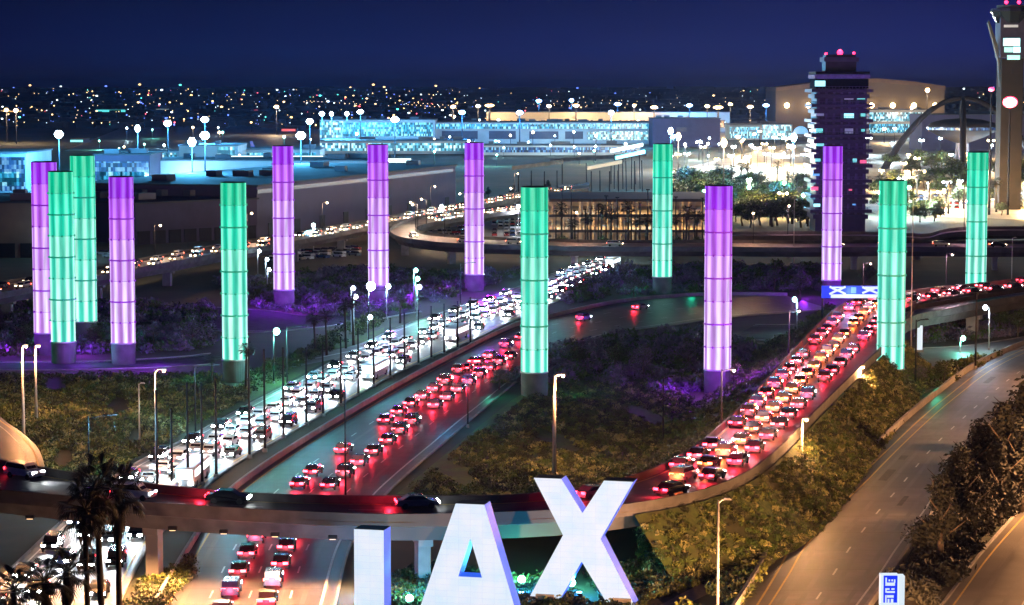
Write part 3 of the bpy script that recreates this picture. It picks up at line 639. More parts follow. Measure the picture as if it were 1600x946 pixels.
# ------------------------------------------------------------------ vehicles
def car_profile(L=4.6, kind=0):
    if kind == 0: return [(-2.3,.35),(2.25,.35),(2.3,.62),(2.18,.78),(1.2,.95),(.55,1.42),(-.95,1.46),(-1.7,1.0),(-2.28,.92)]
    return [(-2.4,.4),(2.3,.4),(2.38,.75),(2.2,1.0),(1.3,1.1),(.75,1.72),(-1.95,1.78),(-2.35,1.2)]
def make_car(kind, paint, headm='head', tailm='tail', beams=0, tg=250):
    """length along +x (the nose)"""
    t = empty('car', (0,0,0), cat='car')
    prof = car_profile(kind=kind); n = len(prof); mb = MB()
    rows = []
    for y, sc_, zz in ((-.88,.985,0), (-.9,1,0), (.9,1,0), (.88,.985,0)):
        rows.append([(a*sc_, y*(1 if b < 1.0 else .86), b) for a, b in prof])
    vs = [v for r_ in rows for v in r_]; fs = [tuple(range(n)), tuple(range(4*n-1, 3*n-1, -1))]
    for k in range(3): fs += [(k*n+(i+1) % n, k*n+i, (k+1)*n+i, (k+1)*n+(i+1) % n) for i in range(n)]
    mb.add(vs, fs); mb.build('body', paint, t, bevel=.05)
    g = MB()
    if kind == 0: A = [(1.1,1.0),(.55,1.37),(-.9,1.40),(-1.6,1.02)]
    else: A = [(1.25,1.14),(.75,1.64),(-1.9,1.70),(-2.2,1.2)]
    for sgn in (-1, 1):
        g.add([(a, sgn*(.905 if b < 1.15 else .80), b) for a, b in A], [(0,1,2,3)])
    for i, j in ((0, 1), (2, 3)):
        (a, b), (c, d) = A[i], A[j]; o_ = .03 if i == 0 else -.03
        g.add([(a+o_,-.72,b+.02), (a+o_,.72,b+.02), (c+o_,.66,d+.02), (c+o_,-.66,d+.02)], [(0,1,2,3)])
    g.build('windows', M['glass'], t)
    for sx in (1.42, -1.4):
        for sy in (-.82, .82):
            MB().cyl((sx,sy-.11,.33), (sx,sy+.11,.33), .33, .33, 12).build('wheel', M['rubber'], t)
    hz = .66 if kind == 0 else .82
    for sy in (-.62, .62):
        MB().box((2.27,sy,hz), (.16,.48,.26)).build('headlight', M[headm], t)
        MB().box((-2.31,sy,hz+.18), (.10,.56,.26)).build('taillight', M[tailm], t)
    if beams:
        lamp_light('beam', (2.5,0,.75), (.85,.93,1), beams, t, .25, 75, (R(78),0,R(-90)))
        lamp_light('tail_glow', (-3.0,0,.8), (1,.02,.05), tg, t, .3)
    return t
def make_bus():  # invented bus, its lit windows add whiteness to the road
    t = empty('bus', (0,0,0), cat='bus')
    MB().box((0,0,1.65), (11.5,2.5,2.6)).build('body', paints[0], t, bevel=.15)
    for sy in (-1, 1):
        for k in range(7): MB().box((-4.6+k*1.5,sy*1.26,2.05), (1.3,.03,.95)).build('window', M['bus_win'], t)
    MB().box((5.77,0,2.0), (.04,2.1,1.3)).build('windscreen', M['bus_win'], t)
    for sx in (3.6, -3.4):
        for sy in (-1.12, 1.12): MB().cyl((sx,sy-.15,.48), (sx,sy+.15,.48), .48, .48, 12).build('wheel', M['rubber'], t)
    for sy in (-.85, .85):
        MB().box((5.8,sy,.85), (.1,.5,.28)).build('headlight', M['head'], t); MB().box((-5.78,sy,1.0), (.1,.4,.5)).build('taillight', M['tail'], t)
    lamp_light('beam', (6.2,0,.9), (.85,.93,1), 3500, t, .25, 75, (R(78),0,R(-90)))
    return t
def cars(spec, **k):
    out = []
    for kind, p, nm in spec: c = make_car(kind, paints[p], **k); c['look'] = nm; out.append(c)
    return out
BW = cars([(0,3,'black'),(1,3,'tall black'),(0,2,'grey'),(0,4,'dark blue'),(1,2,'tall grey'),(0,3,'black')], beams=1300, tg=30)
RED = cars([(0,3,'black'),(1,3,'tall black'),(0,2,'grey'),(1,4,'tall dark blue'),(0,3,'black')], beams=40, tg=520)
ORG = cars([(0,3,'black'),(1,2,'tall grey'),(0,2,'grey')], tailm='tail_hot', beams=40, tg=520)
for c_ in ORG:
    for ch in c_.children:
        if ch.name.startswith('tail_glow'): ch.data.color = (1,.16,.03)
BUS = make_bus()
def traffic(rd, lanes, d0, d1, gap, direction, label, group, protos=BW, fill=.9, z=.02, bus=0, jit=1.2):
    for f in lanes:
        d = d0 + rnd.random()*gap
        while d < d1:
            isb = rnd.random() < bus
            if rnd.random() < fill:
                p, tn = rd.at(d, f+rnd.uniform(-.006, .006)); a = math.atan2(tn.y*direction, tn.x*direction)
                pr = BUS if isb else rnd.choice(protos)
                lk = pr.get('look', '')
                place(pr, p+Vector((0,0,z)), a, None, (lk+' '+label) if not isb else label.replace('car with glaring white headlights packed', 'added white bus with bright windows'), (lk+' '+group) if not isb else group.replace('cars', 'buses'))
            d += gap + (7 if isb else 0) + rnd.random()*jit
W0 = 8
LIGHTC = cars([(0,0,'white'),(1,1,'tall silver'),(0,1,'silver'),(1,0,'tall white')], beams=2200, tg=30)
traffic(RW, [.40,.60], 85, RW.len-2, 8.0, -1, 'car with glaring white headlights in the bright middle lanes of the white road', 'cars driving towards us in the middle lanes of the white road', LIGHTC, .95, bus=.0)
traffic(RW, [.38,.62], W0, 84, 15, -1, 'car with glaring white headlights near the overpass on the lower left road', 'cars on the lower left road', fill=.8)
traffic(RW, [.17,.84], W0, RW.len-2, 15.0, -1, 'car with glaring white headlights packed on the bright white road', 'cars driving towards us on the white road', fill=.85, bus=.14)
traffic(RM, [.39,.62], 5, 60, 9, 1, 'car with red tail lights on the brown lit near middle road', 'cars driving away on the near middle road', RED, fill=.7)
traffic(RM, [.39,.61], 80, RM.len*.62, 9.5, 1, 'car with red tail lights driving away up the dark middle road', 'cars driving away on the middle road', RED, fill=.85)
traffic(RM, [.35], RM.len*.45, RM.len*.9, 13, 1, 'car with red tail lights in the far bend of the middle road', 'cars in the far bend of the middle road', RED, fill=.7)
traffic(FLY, [.24,.52], 8, fly_s(220), 8, 1, 'car with white headlights crossing the left end of the overpass', 'cars on the left end of the overpass', LIGHTC, fill=.8)
traffic(FLY, [.24], fly_s(240), fly_s(980), 20, 1, 'car crossing the overpass behind the giant letters', 'cars crossing the overpass behind the letters', RED, fill=.8)
traffic(FLY, [.16,.68], fly_s(990), fly_s(1430), 9.5, 1, 'car with red tail lights climbing the curved ramp at the right', 'cars climbing the right hand ramp', RED, fill=.9)
traffic(FLY, [.42], fly_s(990), fly_s(1430), 9.5, 1, 'car with orange tail lights climbing the curved ramp at the right', 'orange lit cars climbing the right hand ramp', ORG, fill=.9)
traffic(FLY, [.3,.7], fly_s(1440), FLY.len, 8, 1, 'car with red tail lights at the far end of the ramp', 'cars at the far end of the ramp', RED, fill=.9)
WARM = cars([(0,1,'silver'),(1,6,'tall beige'),(0,3,'black')], headm='head_warm', tailm='tail_hot')
traffic(RV1, [.28,.7], 5, RV1.len*.95, 14, -1, 'car with warm headlights on the long left viaduct', 'cars on the long left viaduct', WARM, .85)
traffic(RV2, [.3,.7], 5, RV2.len*.28, 12, 1, 'car with warm headlights turning round the hairpin viaduct', 'cars on the hairpin viaduct', WARM, .9)
traffic(RV2, [.5], RV2.len*.3, RV2.len, 15, 1, 'car with warm lamps on the level back viaduct', 'cars on the level back viaduct', WARM, .7)

# lamps over viaducts and ramp
def plain_lamps(rd, ds, f, label, color, power, h=9, lens='lens_warm', group=None, armd=1.6, head=.9):
    p0 = empty('street_lamp', (0,0,0), cat='street lamp', label=label, group=group)
    MB().cyl((0,0,0), (0,0,h), .13, .08, 8).build('pole', M['steel_dark'], p0); MB().tube([(0,0,h-.2), (0,armd*.5,h), (0,armd,h+.05)], .06, 6).build('arm', M['steel_dark'], p0)
    MB().box((0,armd,h+.1), (.4,1.0,.16)).build('lamp_head', M['steel_dark'], p0); MB().ball((0,armd,h-.1), head*.35, 8, 5).build('lamp_lens', M[lens], p0)
    lamp_light('lamp_light', (0,armd,h-.6), color, power, p0, .4)
    for d in ds:
        p, tn = rd.at(d, f); s_ = 0 if f < .5 else math.pi
        place(p0, p, math.atan2(tn.y, tn.x)+math.pi+s_, None, label, group)
plain_lamps(RV1, [40+62*i for i in range(int((RV1.len-40)/62))], 0.02, 'warm lamp on the parapet of the long left viaduct', (1,.6,.35), 9000, group='lamps along the left viaduct')
plain_lamps(RV2, [30+50*i for i in range(5)], 0.02, 'warm white lamp on the hairpin viaduct', (1,.8,.6), 13000, group='lamps round the hairpin')
plain_lamps(RV2, [RV2.len*.4+50*i for i in range(int(RV2.len*.6/50))], 0.02, 'warm lamp on the level back viaduct', (1,.5,.3), 7000, group='lamps along the level viaduct')
plain_lamps(RV3, [20+55*i for i in range(3)], 0.02, 'pinkish lamp on the farther right viaduct', (1,.5,.6), 6000, group='lamps along the farther viaduct')
plain_lamps(FLY, [fly_s(x) for x in (1130,1235,1350,1480)], 0.0, 'lamp on the outer parapet of the right hand ramp', (1,.55,.65), 7000, h=8, group='lamps along the right hand ramp', head=.5)

# ------------------------------------------------------------------ vegetation
def leaf_cloud(centers, radii, n, size, seed, squash=.8, shell=.55):
    """n leaf faces spread through blobs; returns verts (4n,3)"""
    r_ = np.random.RandomState(seed); C_ = np.array(centers); Rr = np.array(radii)
    w_ = Rr**2; idx = r_.choice(len(C_), n, p=w_/w_.sum())
    d = r_.normal(size=(n, 3)); d /= np.linalg.norm(d, axis=1)[:, None]
    rad = (shell+(1-shell)*r_.rand(n))*Rr[idx]*(1+.25*r_.normal(size=n)).clip(.5, 1.4)
    p = C_[idx]+d*rad[:, None]*np.array([1, 1, squash])
    a = r_.normal(size=(n, 3)); a /= np.linalg.norm(a, axis=1)[:, None]; b = np.cross(a, d+.4*r_.normal(size=(n, 3))); b /= np.linalg.norm(b, axis=1)[:, None]
    s_ = (size*(.6+.8*r_.rand(n)))[:, None]
    return np.stack([p-a*s_, p+b*s_*.5, p+a*s_, p-b*s_*.5], 1).reshape(-1, 3)
def np_mesh(name, V, m, parent=None, mats_idx=None):
    me = bpy.data.meshes.new(name); n = len(V)//4
    me.vertices.add(len(V)); me.vertices.foreach_set('co', V.astype(np.float32).ravel())
    me.loops.add(len(V)); me.loops.foreach_set('vertex_index', np.arange(len(V), dtype=np.int32))
    me.polygons.add(n); me.polygons.foreach_set('loop_start', np.arange(0, 4*n, 4, dtype=np.int32)); me.polygons.foreach_set('loop_total', np.full(n, 4, dtype=np.int32))
    for x in (m if isinstance(m, (list, tuple)) else [m]): me.materials.append(x)
    if mats_idx is not None: me.polygons.foreach_set('material_index', mats_idx.astype(np.int32))
    me.update(); me.validate()
    o = bpy.data.objects.new(name, me); col.objects.link(o); o.parent = parent; return o
def inside(poly, x, y):
    c = np.zeros(len(x), bool); n = len(poly); j = n-1
    for i in range(n):
        xi, yi = poly[i]; xj, yj = poly[j]
        c ^= ((yi > y) != (yj > y)) & (x < (xj-xi)*(y-yi)/(yj-yi+1e-12)+xi); j = i
    return c
BUSH = [leaf_cloud([(0,0,.35),(.45,.1,.3),(-.35,.25,.28),(.05,-.4,.25)], [.55,.42,.42,.38], 64, .17, 100+i) for i in range(6)]
def shrub_patch(name, pix, count, smin, smax, m, label, seed, pts=None):
    r_ = np.random.RandomState(seed)
    if pts is None:
        poly = [(P(x, y).x, P(x, y).y) for x, y in pix]; a = np.array(poly); lo_, hi_ = a.min(0), a.max(0); out_ = []
        while len(out_) < count:
            x = lo_[0]+(hi_[0]-lo_[0])*r_.rand(count*3); y = lo_[1]+(hi_[1]-lo_[1])*r_.rand(count*3)
            # patchy: keep by a cheap value noise
            k = inside(poly, x, y) & ((np.sin(x*.23+seed)*np.cos(y*.11+seed*2)+.8*np.sin(x*.61+y*.13)) > -1.0)
            out_ += [(a_, b_, 0) for a_, b_ in zip(x[k], y[k])]
            if not k.any(): break
        pts = out_[:count]
    V = []
    for i, p in enumerate(pts):
        b = BUSH[i % 6]; s_ = smin+(smax-smin)*r_.rand()**1.6; an = r_.rand()*6.28
        ca, sa = math.cos(an), math.sin(an); rot = np.array([[ca, -sa, 0], [sa, ca, 0], [0, 0, .75+.5*r_.rand()]])
        V.append(b@rot.T*s_+np.array(p))
    V = np.concatenate(V); nf = len(V)//4; base = np.array(pts).mean(0); base[2] = 0
    mi = np.repeat(r_.randint(0, len(m), len(pts)), nf//len(pts)) if isinstance(m, list) else None
    o = np_mesh(name, V-base, m, None, mi); o.location = base
    return tag(o, kind='stuff', label=label, cat='shrubs')
olive = [M['leaf_dark'], M['leaf'], M['leaf_dark'], M['leaf_dry'], M['leaf'], mat('leaf_gold', (.10,.13,.02), (.20,.22,.05), .6, 1.2), mat('leaf_highlight', (.18,.19,.06), (.32,.31,.13), .7, 1.2)]  # palest and darkest leaf tones paint in lit highlights and shaded gaps
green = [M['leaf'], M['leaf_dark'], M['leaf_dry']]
purple_tint = [mat('leaf_lilac_tint', (.07,.07,.09), (.13,.11,.14), .6, .8), mat('leaf_purple_tint', (.10,.07,.12), (.16,.12,.18), .6, .8), M['leaf']]  # lilac put into the leaf colour so the purple light shows
darkl = [M['leaf_dark'], M['leaf'], M['leaf_dark']]
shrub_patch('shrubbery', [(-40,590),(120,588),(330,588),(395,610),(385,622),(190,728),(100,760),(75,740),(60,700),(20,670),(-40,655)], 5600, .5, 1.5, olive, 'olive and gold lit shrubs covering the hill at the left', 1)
shrub_patch('shrubbery', [(-40,480),(60,470),(330,480),(330,548),(-40,560)], 900, 1.2, 3.0, purple_tint, 'purple lit bushes round the left cluster of pylons', 2)
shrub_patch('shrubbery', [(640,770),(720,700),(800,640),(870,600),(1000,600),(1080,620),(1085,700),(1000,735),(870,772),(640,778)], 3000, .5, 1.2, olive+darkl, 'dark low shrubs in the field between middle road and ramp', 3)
shrub_patch('shrubbery', [(770,600),(870,545),(960,525),(1100,515),(1180,540),(1160,600),(1060,620),(900,600)], 800, 1.0, 2.6, purple_tint, 'purple lit bushes between the bare drum and the flowering bush', 4)
shrub_patch('shrubbery', [(1010,940),(1000,830),(1100,800),(1240,735),(1340,650),(1385,624),(1450,620),(1380,680),(1310,745),(1250,795),(1205,850),(1150,885),(1085,915)], 7600, .45, 1.15, olive, 'gold lit shrubs on the bank between ramp and right hand road', 5)
shrub_patch('shrubbery', [(1060,960),(1150,895),(1205,870),(1180,910),(1140,960)], 300, .6, 1.5, olive, 'small shrubs between footpath and right hand road', 6)
shrub_patch('shrubbery', [(805,905),(930,900),(1000,880),(1010,960),(610,960),(610,900),(700,880)], 1100, .4, 1.2, [M['leaf'], M['leaf_dark']], 'green lit low planting beneath the giant letters', 7)
shrub_patch('shrubbery', [(230,905),(300,868),(300,900),(245,960),(190,960)], 220, .5, 1.4, olive, 'low brown planting round the overpass pier', 8)
shrub_patch('shrubbery', [(330,600),(450,560),(560,500),(600,490),(600,505),(470,572),(400,615)], 330, .6, 1.8, green, 'green lit planting beside the white road', 9)
shrub_patch('shrubbery', [(330,440),(560,420),(740,428),(830,424),(700,470),(560,500),(380,480)], 800, 1.2, 3.0, purple_tint, 'purple lit bushes at the foot of the back row pylons', 10)
shrub_patch('shrubbery', [(900,420),(1280,415),(1290,455),(1100,455),(960,465),(870,480),(890,455)], 700, 1.2, 3.0, purple_tint, 'dark bushes beyond the far bend of the middle road', 11)
shrub_patch('shrubbery', [(1290,480),(1180,560),(1190,600),(1290,505),(1310,480)], 200, .8, 2.0, green, 'dark planting on the inside of the right hand ramp', 12)
shrub_patch('shrubbery', [(1440,500),(1640,480),(1640,515),(1560,530),(1440,538)], 400, 1.0, 2.8, purple_tint, 'purple lit bushes under the elevated ramp', 13)
shrub_patch('shrubbery', [(1425,590),(1450,580),(1540,560),(1560,556),(1470,604),(1425,612)], 140, .8, 2.2, olive, 'round brown bushes at the foot of the teal right pylon', 14)
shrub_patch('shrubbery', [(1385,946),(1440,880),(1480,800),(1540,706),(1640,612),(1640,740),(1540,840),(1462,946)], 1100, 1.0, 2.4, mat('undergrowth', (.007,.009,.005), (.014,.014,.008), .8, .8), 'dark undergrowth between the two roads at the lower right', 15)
# slopes of the ramp
r_ = np.random.RandomState(5)
def slope_pts(top, bot, n):
    out_ = []
    for _ in range(n):
        i = r_.randint(0, len(top)-1); t = r_.rand(); u = r_.rand()*.95+.05
        a = top[i].lerp(top[i+1], t); b = bot[i].lerp(bot[i+1], t)
        out_.append((a.x+(b.x-a.x)*u, a.y+(b.y-a.y)*u, max(0, a.z*(1-u)**1.15)))
    return out_
shrub_patch('shrubbery', None, 0, .45, .95, olive, 'gold shrubs clinging to the near slope of the ramp', 21, slope_pts(e1t, e1b, 3600))
shrub_patch('shrubbery', None, 0, .5, 1.3, green, 'green shrubs on the far slope of the ramp', 22, slope_pts(e2t, e2b, 1200))
# verges
poly_ground('grass_verge', [(620,772),(720,690),(800,625),(870,588),(1000,590),(1100,610),(1090,700),(1000,742),(870,775)], M['grass'], -.01)
poly_ground('grass_verge', [(930,508),(1000,500),(1060,512),(1060,520),(985,533),(930,540)], M['grass'], .0)
poly_ground('grass_verge', [(330,640),(420,580),(560,525),(600,512),(600,520),(500,570),(400,622),(340,655)], M['grass'], .0)

def branch_mb(mb, h, cr, seed, n=7):
    r_ = random.Random(seed); mb.tube([(0,0,-.1), (.05*h*r_.uniform(-1,1), 0, h*.3), (0,0,h*.62)], [h*.035, h*.028, h*.014], 8)
    for i in range(n):
        a = i*2.4+r_.random(); z0 = h*(.28+.3*r_.random()); L_ = cr*(.7+.4*r_.random())
        mb.tube([(0,0,z0), (math.cos(a)*L_*.45, math.sin(a)*L_*.45, z0+L_*.35), (math.cos(a)*L_*.85, math.sin(a)*L_*.85, z0+L_*.75)], [h*.014, h*.009, h*.003], 6)
def make_tree(h, cr, seed, m, cat='tree', nl=1500, size=.22, squash=.8, conical=False):
    t = empty('broadleaf_tree' if not conical else 'conifer_tree', (0,0,0), cat=cat)
    mb = MB(); branch_mb(mb, h, cr, seed); mb.build('trunk', M['bark'], t, smooth=True)
    r_ = random.Random(seed); cs = []; rs = []
    for i in range(13):
        a = r_.random()*6.28; k = r_.random()
        if conical: z = h*(.25+.72*k); d = cr*(1-k)*.75*r_.random()**.5; rs.append(cr*(.2+.35*(1-k)))
        else: z = h*(.48+.45*k); d = cr*.7*r_.random()**.5*(1-.5*abs(k-.4)); rs.append(cr*r_.uniform(.28,.46))
        cs.append((math.cos(a)*d, math.sin(a)*d, z))
    V = leaf_cloud(cs, rs, nl, size, seed, squash)
    mi = np.random.RandomState(seed).randint(0, len(m), nl) if isinstance(m, list) else None
    np_mesh('crown', V, m, t, mi); return t
def make_palm(h, seed, cr=2.3, fronds=26):
    t = empty('palm_tree', (0,0,0), cat='palm tree'); r_ = random.Random(seed)
    bend = r_.uniform(-.3,.3)
    MB().tube([(0,0,-.1), (bend*.3,0,h*.4), (bend,.1,h*.8), (bend*1.2,.1,h)], [.32,.24,.2,.2], 10).build('trunk', M['palm_bark'], t, smooth=True)
    mb = MB(); cx = bend*1.2
    for i in range(fronds):
        a = i*2.399+r_.uniform(-.2,.2); el = 1.15-2.0*(i/fronds)+r_.uniform(-.15,.15); L_ = cr*r_.uniform(.8,1.1)
        hd = Vector((math.cos(a), math.sin(a), 0)); side = Vector((-math.sin(a), math.cos(a), 0))
        st = [Vector((cx,.1,h))+hd*(L_*.55*k/3*math.cos(el))+Vector((0,0,1))*(L_*.55*k/3*math.sin(el)) for k in range(4)]
        mb.tube(st, [.05,.04,.03,.02], 4); tip = st[-1]; d0 = (st[-1]-st[-2]).normalized()
        for b in range(13):   # fan of drooping blades
            th = (b-6)/6*1.35; dr = (d0*math.cos(th)+side*math.sin(th)).normalized(); l2 = L_*.55*(1-.18*abs(b-6)/6)
            m1 = tip+dr*l2*.55; m2 = tip+dr*l2+Vector((0,0,-l2*.32)); w_ = dr.cross(Vector((0,0,1))).normalized()*.07
            mb.add([tip, m1+w_, m2, m1-w_], [(0,1,2,3)])
    mb.build('crown', M['palm_leaf'], t)
    mb = MB()
    for i in range(40):   # skirt of dead leaves
        a = r_.random()*6.28; z = h-.2-r_.random()*1.5; c_, s_ = math.cos(a), math.sin(a)
        mb.add([(cx+.15*c_,.1+.15*s_,z), (cx+.5*c_-.1*s_,.1+.5*s_+.1*c_,z-.5), (cx+.45*c_,.1+.45*s_,z-1.1), (cx+.5*c_+.1*s_,.1+.5*s_-.1*c_,z-.5)], [(0,1,2,3)])
    mb.build('leaf_skirt', M['palm_bark'], t)
    return t
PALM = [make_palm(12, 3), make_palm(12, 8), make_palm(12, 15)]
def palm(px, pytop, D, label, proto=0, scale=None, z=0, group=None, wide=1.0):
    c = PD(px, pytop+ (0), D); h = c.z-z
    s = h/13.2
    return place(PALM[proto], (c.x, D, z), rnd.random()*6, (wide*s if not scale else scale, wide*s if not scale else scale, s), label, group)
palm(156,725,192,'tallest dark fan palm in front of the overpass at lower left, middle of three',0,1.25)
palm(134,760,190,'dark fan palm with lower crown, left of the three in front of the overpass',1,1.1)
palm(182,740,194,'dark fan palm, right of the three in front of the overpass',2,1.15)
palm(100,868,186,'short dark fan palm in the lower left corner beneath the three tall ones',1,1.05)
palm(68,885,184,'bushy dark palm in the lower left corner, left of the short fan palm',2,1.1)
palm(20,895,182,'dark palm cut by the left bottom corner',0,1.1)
for px, yt, yb, s_, lab in ((384,538,612,.8,'dark palm before the teal pylon left of the white road'), (330,556,600,.9,'low bushy dark palm left of the teal pylon base'),
        (540,468,545,.8,'dark palm left of the white lamps by the white road'), (492,492,550,.9,'broad dark palm beside the slip road'), (510,486,556,.8,'dark palm right of the broad one by the slip road'), (552,462,540,.9,'tallest dark palm among the white lamps'),
        (625,462,505,.9,'dark palm between the bright lamps and white road'), (741,405,440,1.0,'palm in front of the foot of the purple pylon near the hairpin viaduct'), (1022,400,440,1.0,'palm before the foot of the thin teal pylon')):
    D = P(px, yb).y; palm(px, yt, D, lab, rnd.randint(0,2), s_)
# flowering bush at the foot of the purple pylon
ft = make_tree(4.6, 3.4, 31, [mat('blossom', (.22,.12,.2), (.3,.2,.16), .7, 2), M['leaf_dry'], M['leaf']], 'bush', 1500, .17, .9)
ft.location = P(1142,612); ft.name = 'flowering_bush'; ft['label'] = 'twiggy flowering bush glowing purple at the foot of a front pylon'
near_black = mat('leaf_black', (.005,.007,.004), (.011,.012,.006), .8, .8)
T = [make_tree(8, 3.2, 41, purple_tint, nl=2200, size=.2), make_tree(7, 3.4, 52, darkl, nl=2200, size=.2), make_tree(9, 3.0, 63, purple_tint, nl=2200, size=.2)]
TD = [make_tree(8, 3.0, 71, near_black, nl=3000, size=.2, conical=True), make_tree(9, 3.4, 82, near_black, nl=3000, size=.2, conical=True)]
T2 = [make_tree(8.01, 3.4, 91, [M['leaf_dark'], M['leaf']], nl=1500, size=.3), make_tree(7.01, 3.6, 93, [M['leaf_dark'], M['leaf']], nl=1500, size=.3)]
def tree(px, pyb, pyt, proto, label, group=None, wide=1.0):
    b = P(px, pyb); h = PD(px, pyt, b.y).z; h0 = {T[0]:8.0, T[1]:7.0, T[2]:9.0, TD[0]:8.0, TD[1]:9.0, T2[0]:8.0, T2[1]:7.0}[proto]; s = h/h0
    return place(proto, b, rnd.random()*6, (s*wide, s*wide, s), label, group)
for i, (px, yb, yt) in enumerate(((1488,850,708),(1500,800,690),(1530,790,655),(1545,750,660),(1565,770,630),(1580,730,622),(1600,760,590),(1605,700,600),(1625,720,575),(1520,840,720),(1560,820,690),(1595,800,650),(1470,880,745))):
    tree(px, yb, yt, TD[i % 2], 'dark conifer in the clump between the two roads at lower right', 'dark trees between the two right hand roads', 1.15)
for px, yb, yt, lab in ((1440,606,572,'round brownish tree right of the teal right pylon foot'), (1476,600,566,'low brownish tree beside the right hand road barrier'), (960,580,538,'purple lit tree in the middle of the bushes'), (1005,590,540,'purple lit tree left of the flowering bush'), (905,575,540,'dark tree just right of the bare pylon drum'), (780,610,575,'dark green tree between the middle road and bare drum'),
        (1075,575,535,'purple tree before the tall front purple pylon'), (300,540,500,'dark tree between the purple drum pylon and teal pylon'), (150,545,508,'purple lit tree in front of the left cluster'), (240,540,505,'purple lit tree right of the purple drum pylon'), (40,545,505,'purple lit tree at the left edge'),
        (1560,520,480,'purple lit tree under the elevated ramp'), (1590,528,485,'purple lit tree at the right edge under the ramp'), (990,470,430,'dark tree left of the thin teal pylon foot'), (1210,455,420,'purple lit tree left of the tower pylon'), (1350,450,415,'dark tree right of the tower pylon'), (1250,470,425,'purple tree between the far bend and gantry sign')):
    tree(px, yb, yt, T[rnd.randint(0,2)], lab, None, 1.2)

# ------------------------------------------------------------------ gantry sign and roadside sign
g0 = P(1284,520); g1 = P(1378,520); D = FLY.at(fly_s(1320), .5)[0].y-6
a, b = PD(1284,447,D), PD(1374,466,D); wd = b.x-a.x; hh = a.z-b.z
t = empty('gantry_sign', (a.x, D, 0), label='long blue and white lit overhead sign at the top of the ramp', cat='sign')
mb = MB(); mb.box((wd/2,0,a.z-hh/2), (wd,.5,hh)); mb.build('panel', M['sign_blue'], t)
mb = MB(); mb.box((wd/2+.7,-.28,a.z-hh*.84), (wd-2.2,.06,hh*.30)); mb.build('white_strip', M['sign_white'], t)
def swirl(mb, x, z, w_, h_):  # white interlaced mark
    for sgn in (-1, 1): mb.tube([(x-w_, -.3, z+sgn*h_*.5), (x-w_*.3,-.3,z+sgn*h_*.12), (x+w_*.3,-.3,z-sgn*h_*.12), (x+w_,-.3,z-sgn*h_*.5)], .22, 6)
mb = MB(); swirl(mb, wd*.27, a.z-hh*.36, 1.6, hh*.62); swirl(mb, wd*.83, a.z-hh*.34, 1.5, hh*.5); mb.box((wd*.27,-.29,a.z-hh*.12), (2.6,.05,.3)); mb.box((wd*.86,-.29,a.z-hh*.15), (2.8,.05,.5)); mb.build('white_mark', M['sign_white'], t)
mb = MB(); mb.box((wd*.55,-.29,a.z-hh*.35), (1.0,.05,hh*.5)); mb.build('sky_blue_mark', M['sign_sky'], t)
for x in (.2, wd-.2): MB().cyl((x,.4,0), (x,.4,a.z), .22, .18, 8).build('post', M['steel_dark'], t)
lamp_light('sign_glow', (wd/2,-2.5,a.z-hh/2), (.2,.4,1), 2500, t, .5)

D = 200; a = PD(1375,897,D); b = PD(1402,945,D); wd = b.x-a.x
t = empty('pylon_sign', (a.x, D, 0), label='small lit blue and white upright sign at the lower right edge of the road', cat='sign')
hh = a.z-PD(1375,946,D).z
MB().box((wd/2,0,a.z-hh/2), (wd,.9,hh)).build('cabinet', M['sign_white'], t)
MB().box((wd*.55,-.46,a.z-hh*.45), (wd*.78,.03,hh*.86)).build('blue_panel', M['sign_blue'], t)
mb = MB(); z = a.z; u_ = wd*.1   # the three white glyph rows as they read in the photograph
def bar(x0, x1, z0, z1): mb.box(((x0+x1)/2*wd,-.485,z-(z0+z1)/2*hh), ((x1-x0)*wd,.03,(z1-z0)*hh))
bar(.26,.34,.08,.34); bar(.34,.80,.24,.34); bar(.44,.52,.14,.20); bar(.60,.68,.14,.20); bar(.74,.82,.14,.24)
bar(.26,.34,.42,.56); bar(.34,.50,.42,.47); bar(.34,.80,.51,.57); bar(.60,.78,.42,.47)
bar(.26,.34,.64,.90); bar(.36,.74,.64,.72); bar(.40,.50,.76,.90); bar(.58,.72,.76,.90)
mb.build('white_glyphs', M['sign_white'], t)
MB().box((wd+.28,0,a.z-hh/2-.1), (.5,1.0,hh)).build('side_panel', M['sign_white'], t)
MB().box((wd/2+.2,0,(a.z-hh)/2), (wd*.5,.5,a.z-hh)).build('post', M['steel_dark'], t)
# small white post sign under the ramp
t = empty('totem_sign', P(1437,550), label='small white lit totem sign right of the teal pylon under the ramp', cat='sign')
MB().box((0,0,2.6), (1.0,.4,5.2)).build('cabinet', M['sign_white'], t, bevel=.05); MB().box((0,0,.2), (1.4,.8,.4)).build('plinth', M['concrete'], t)

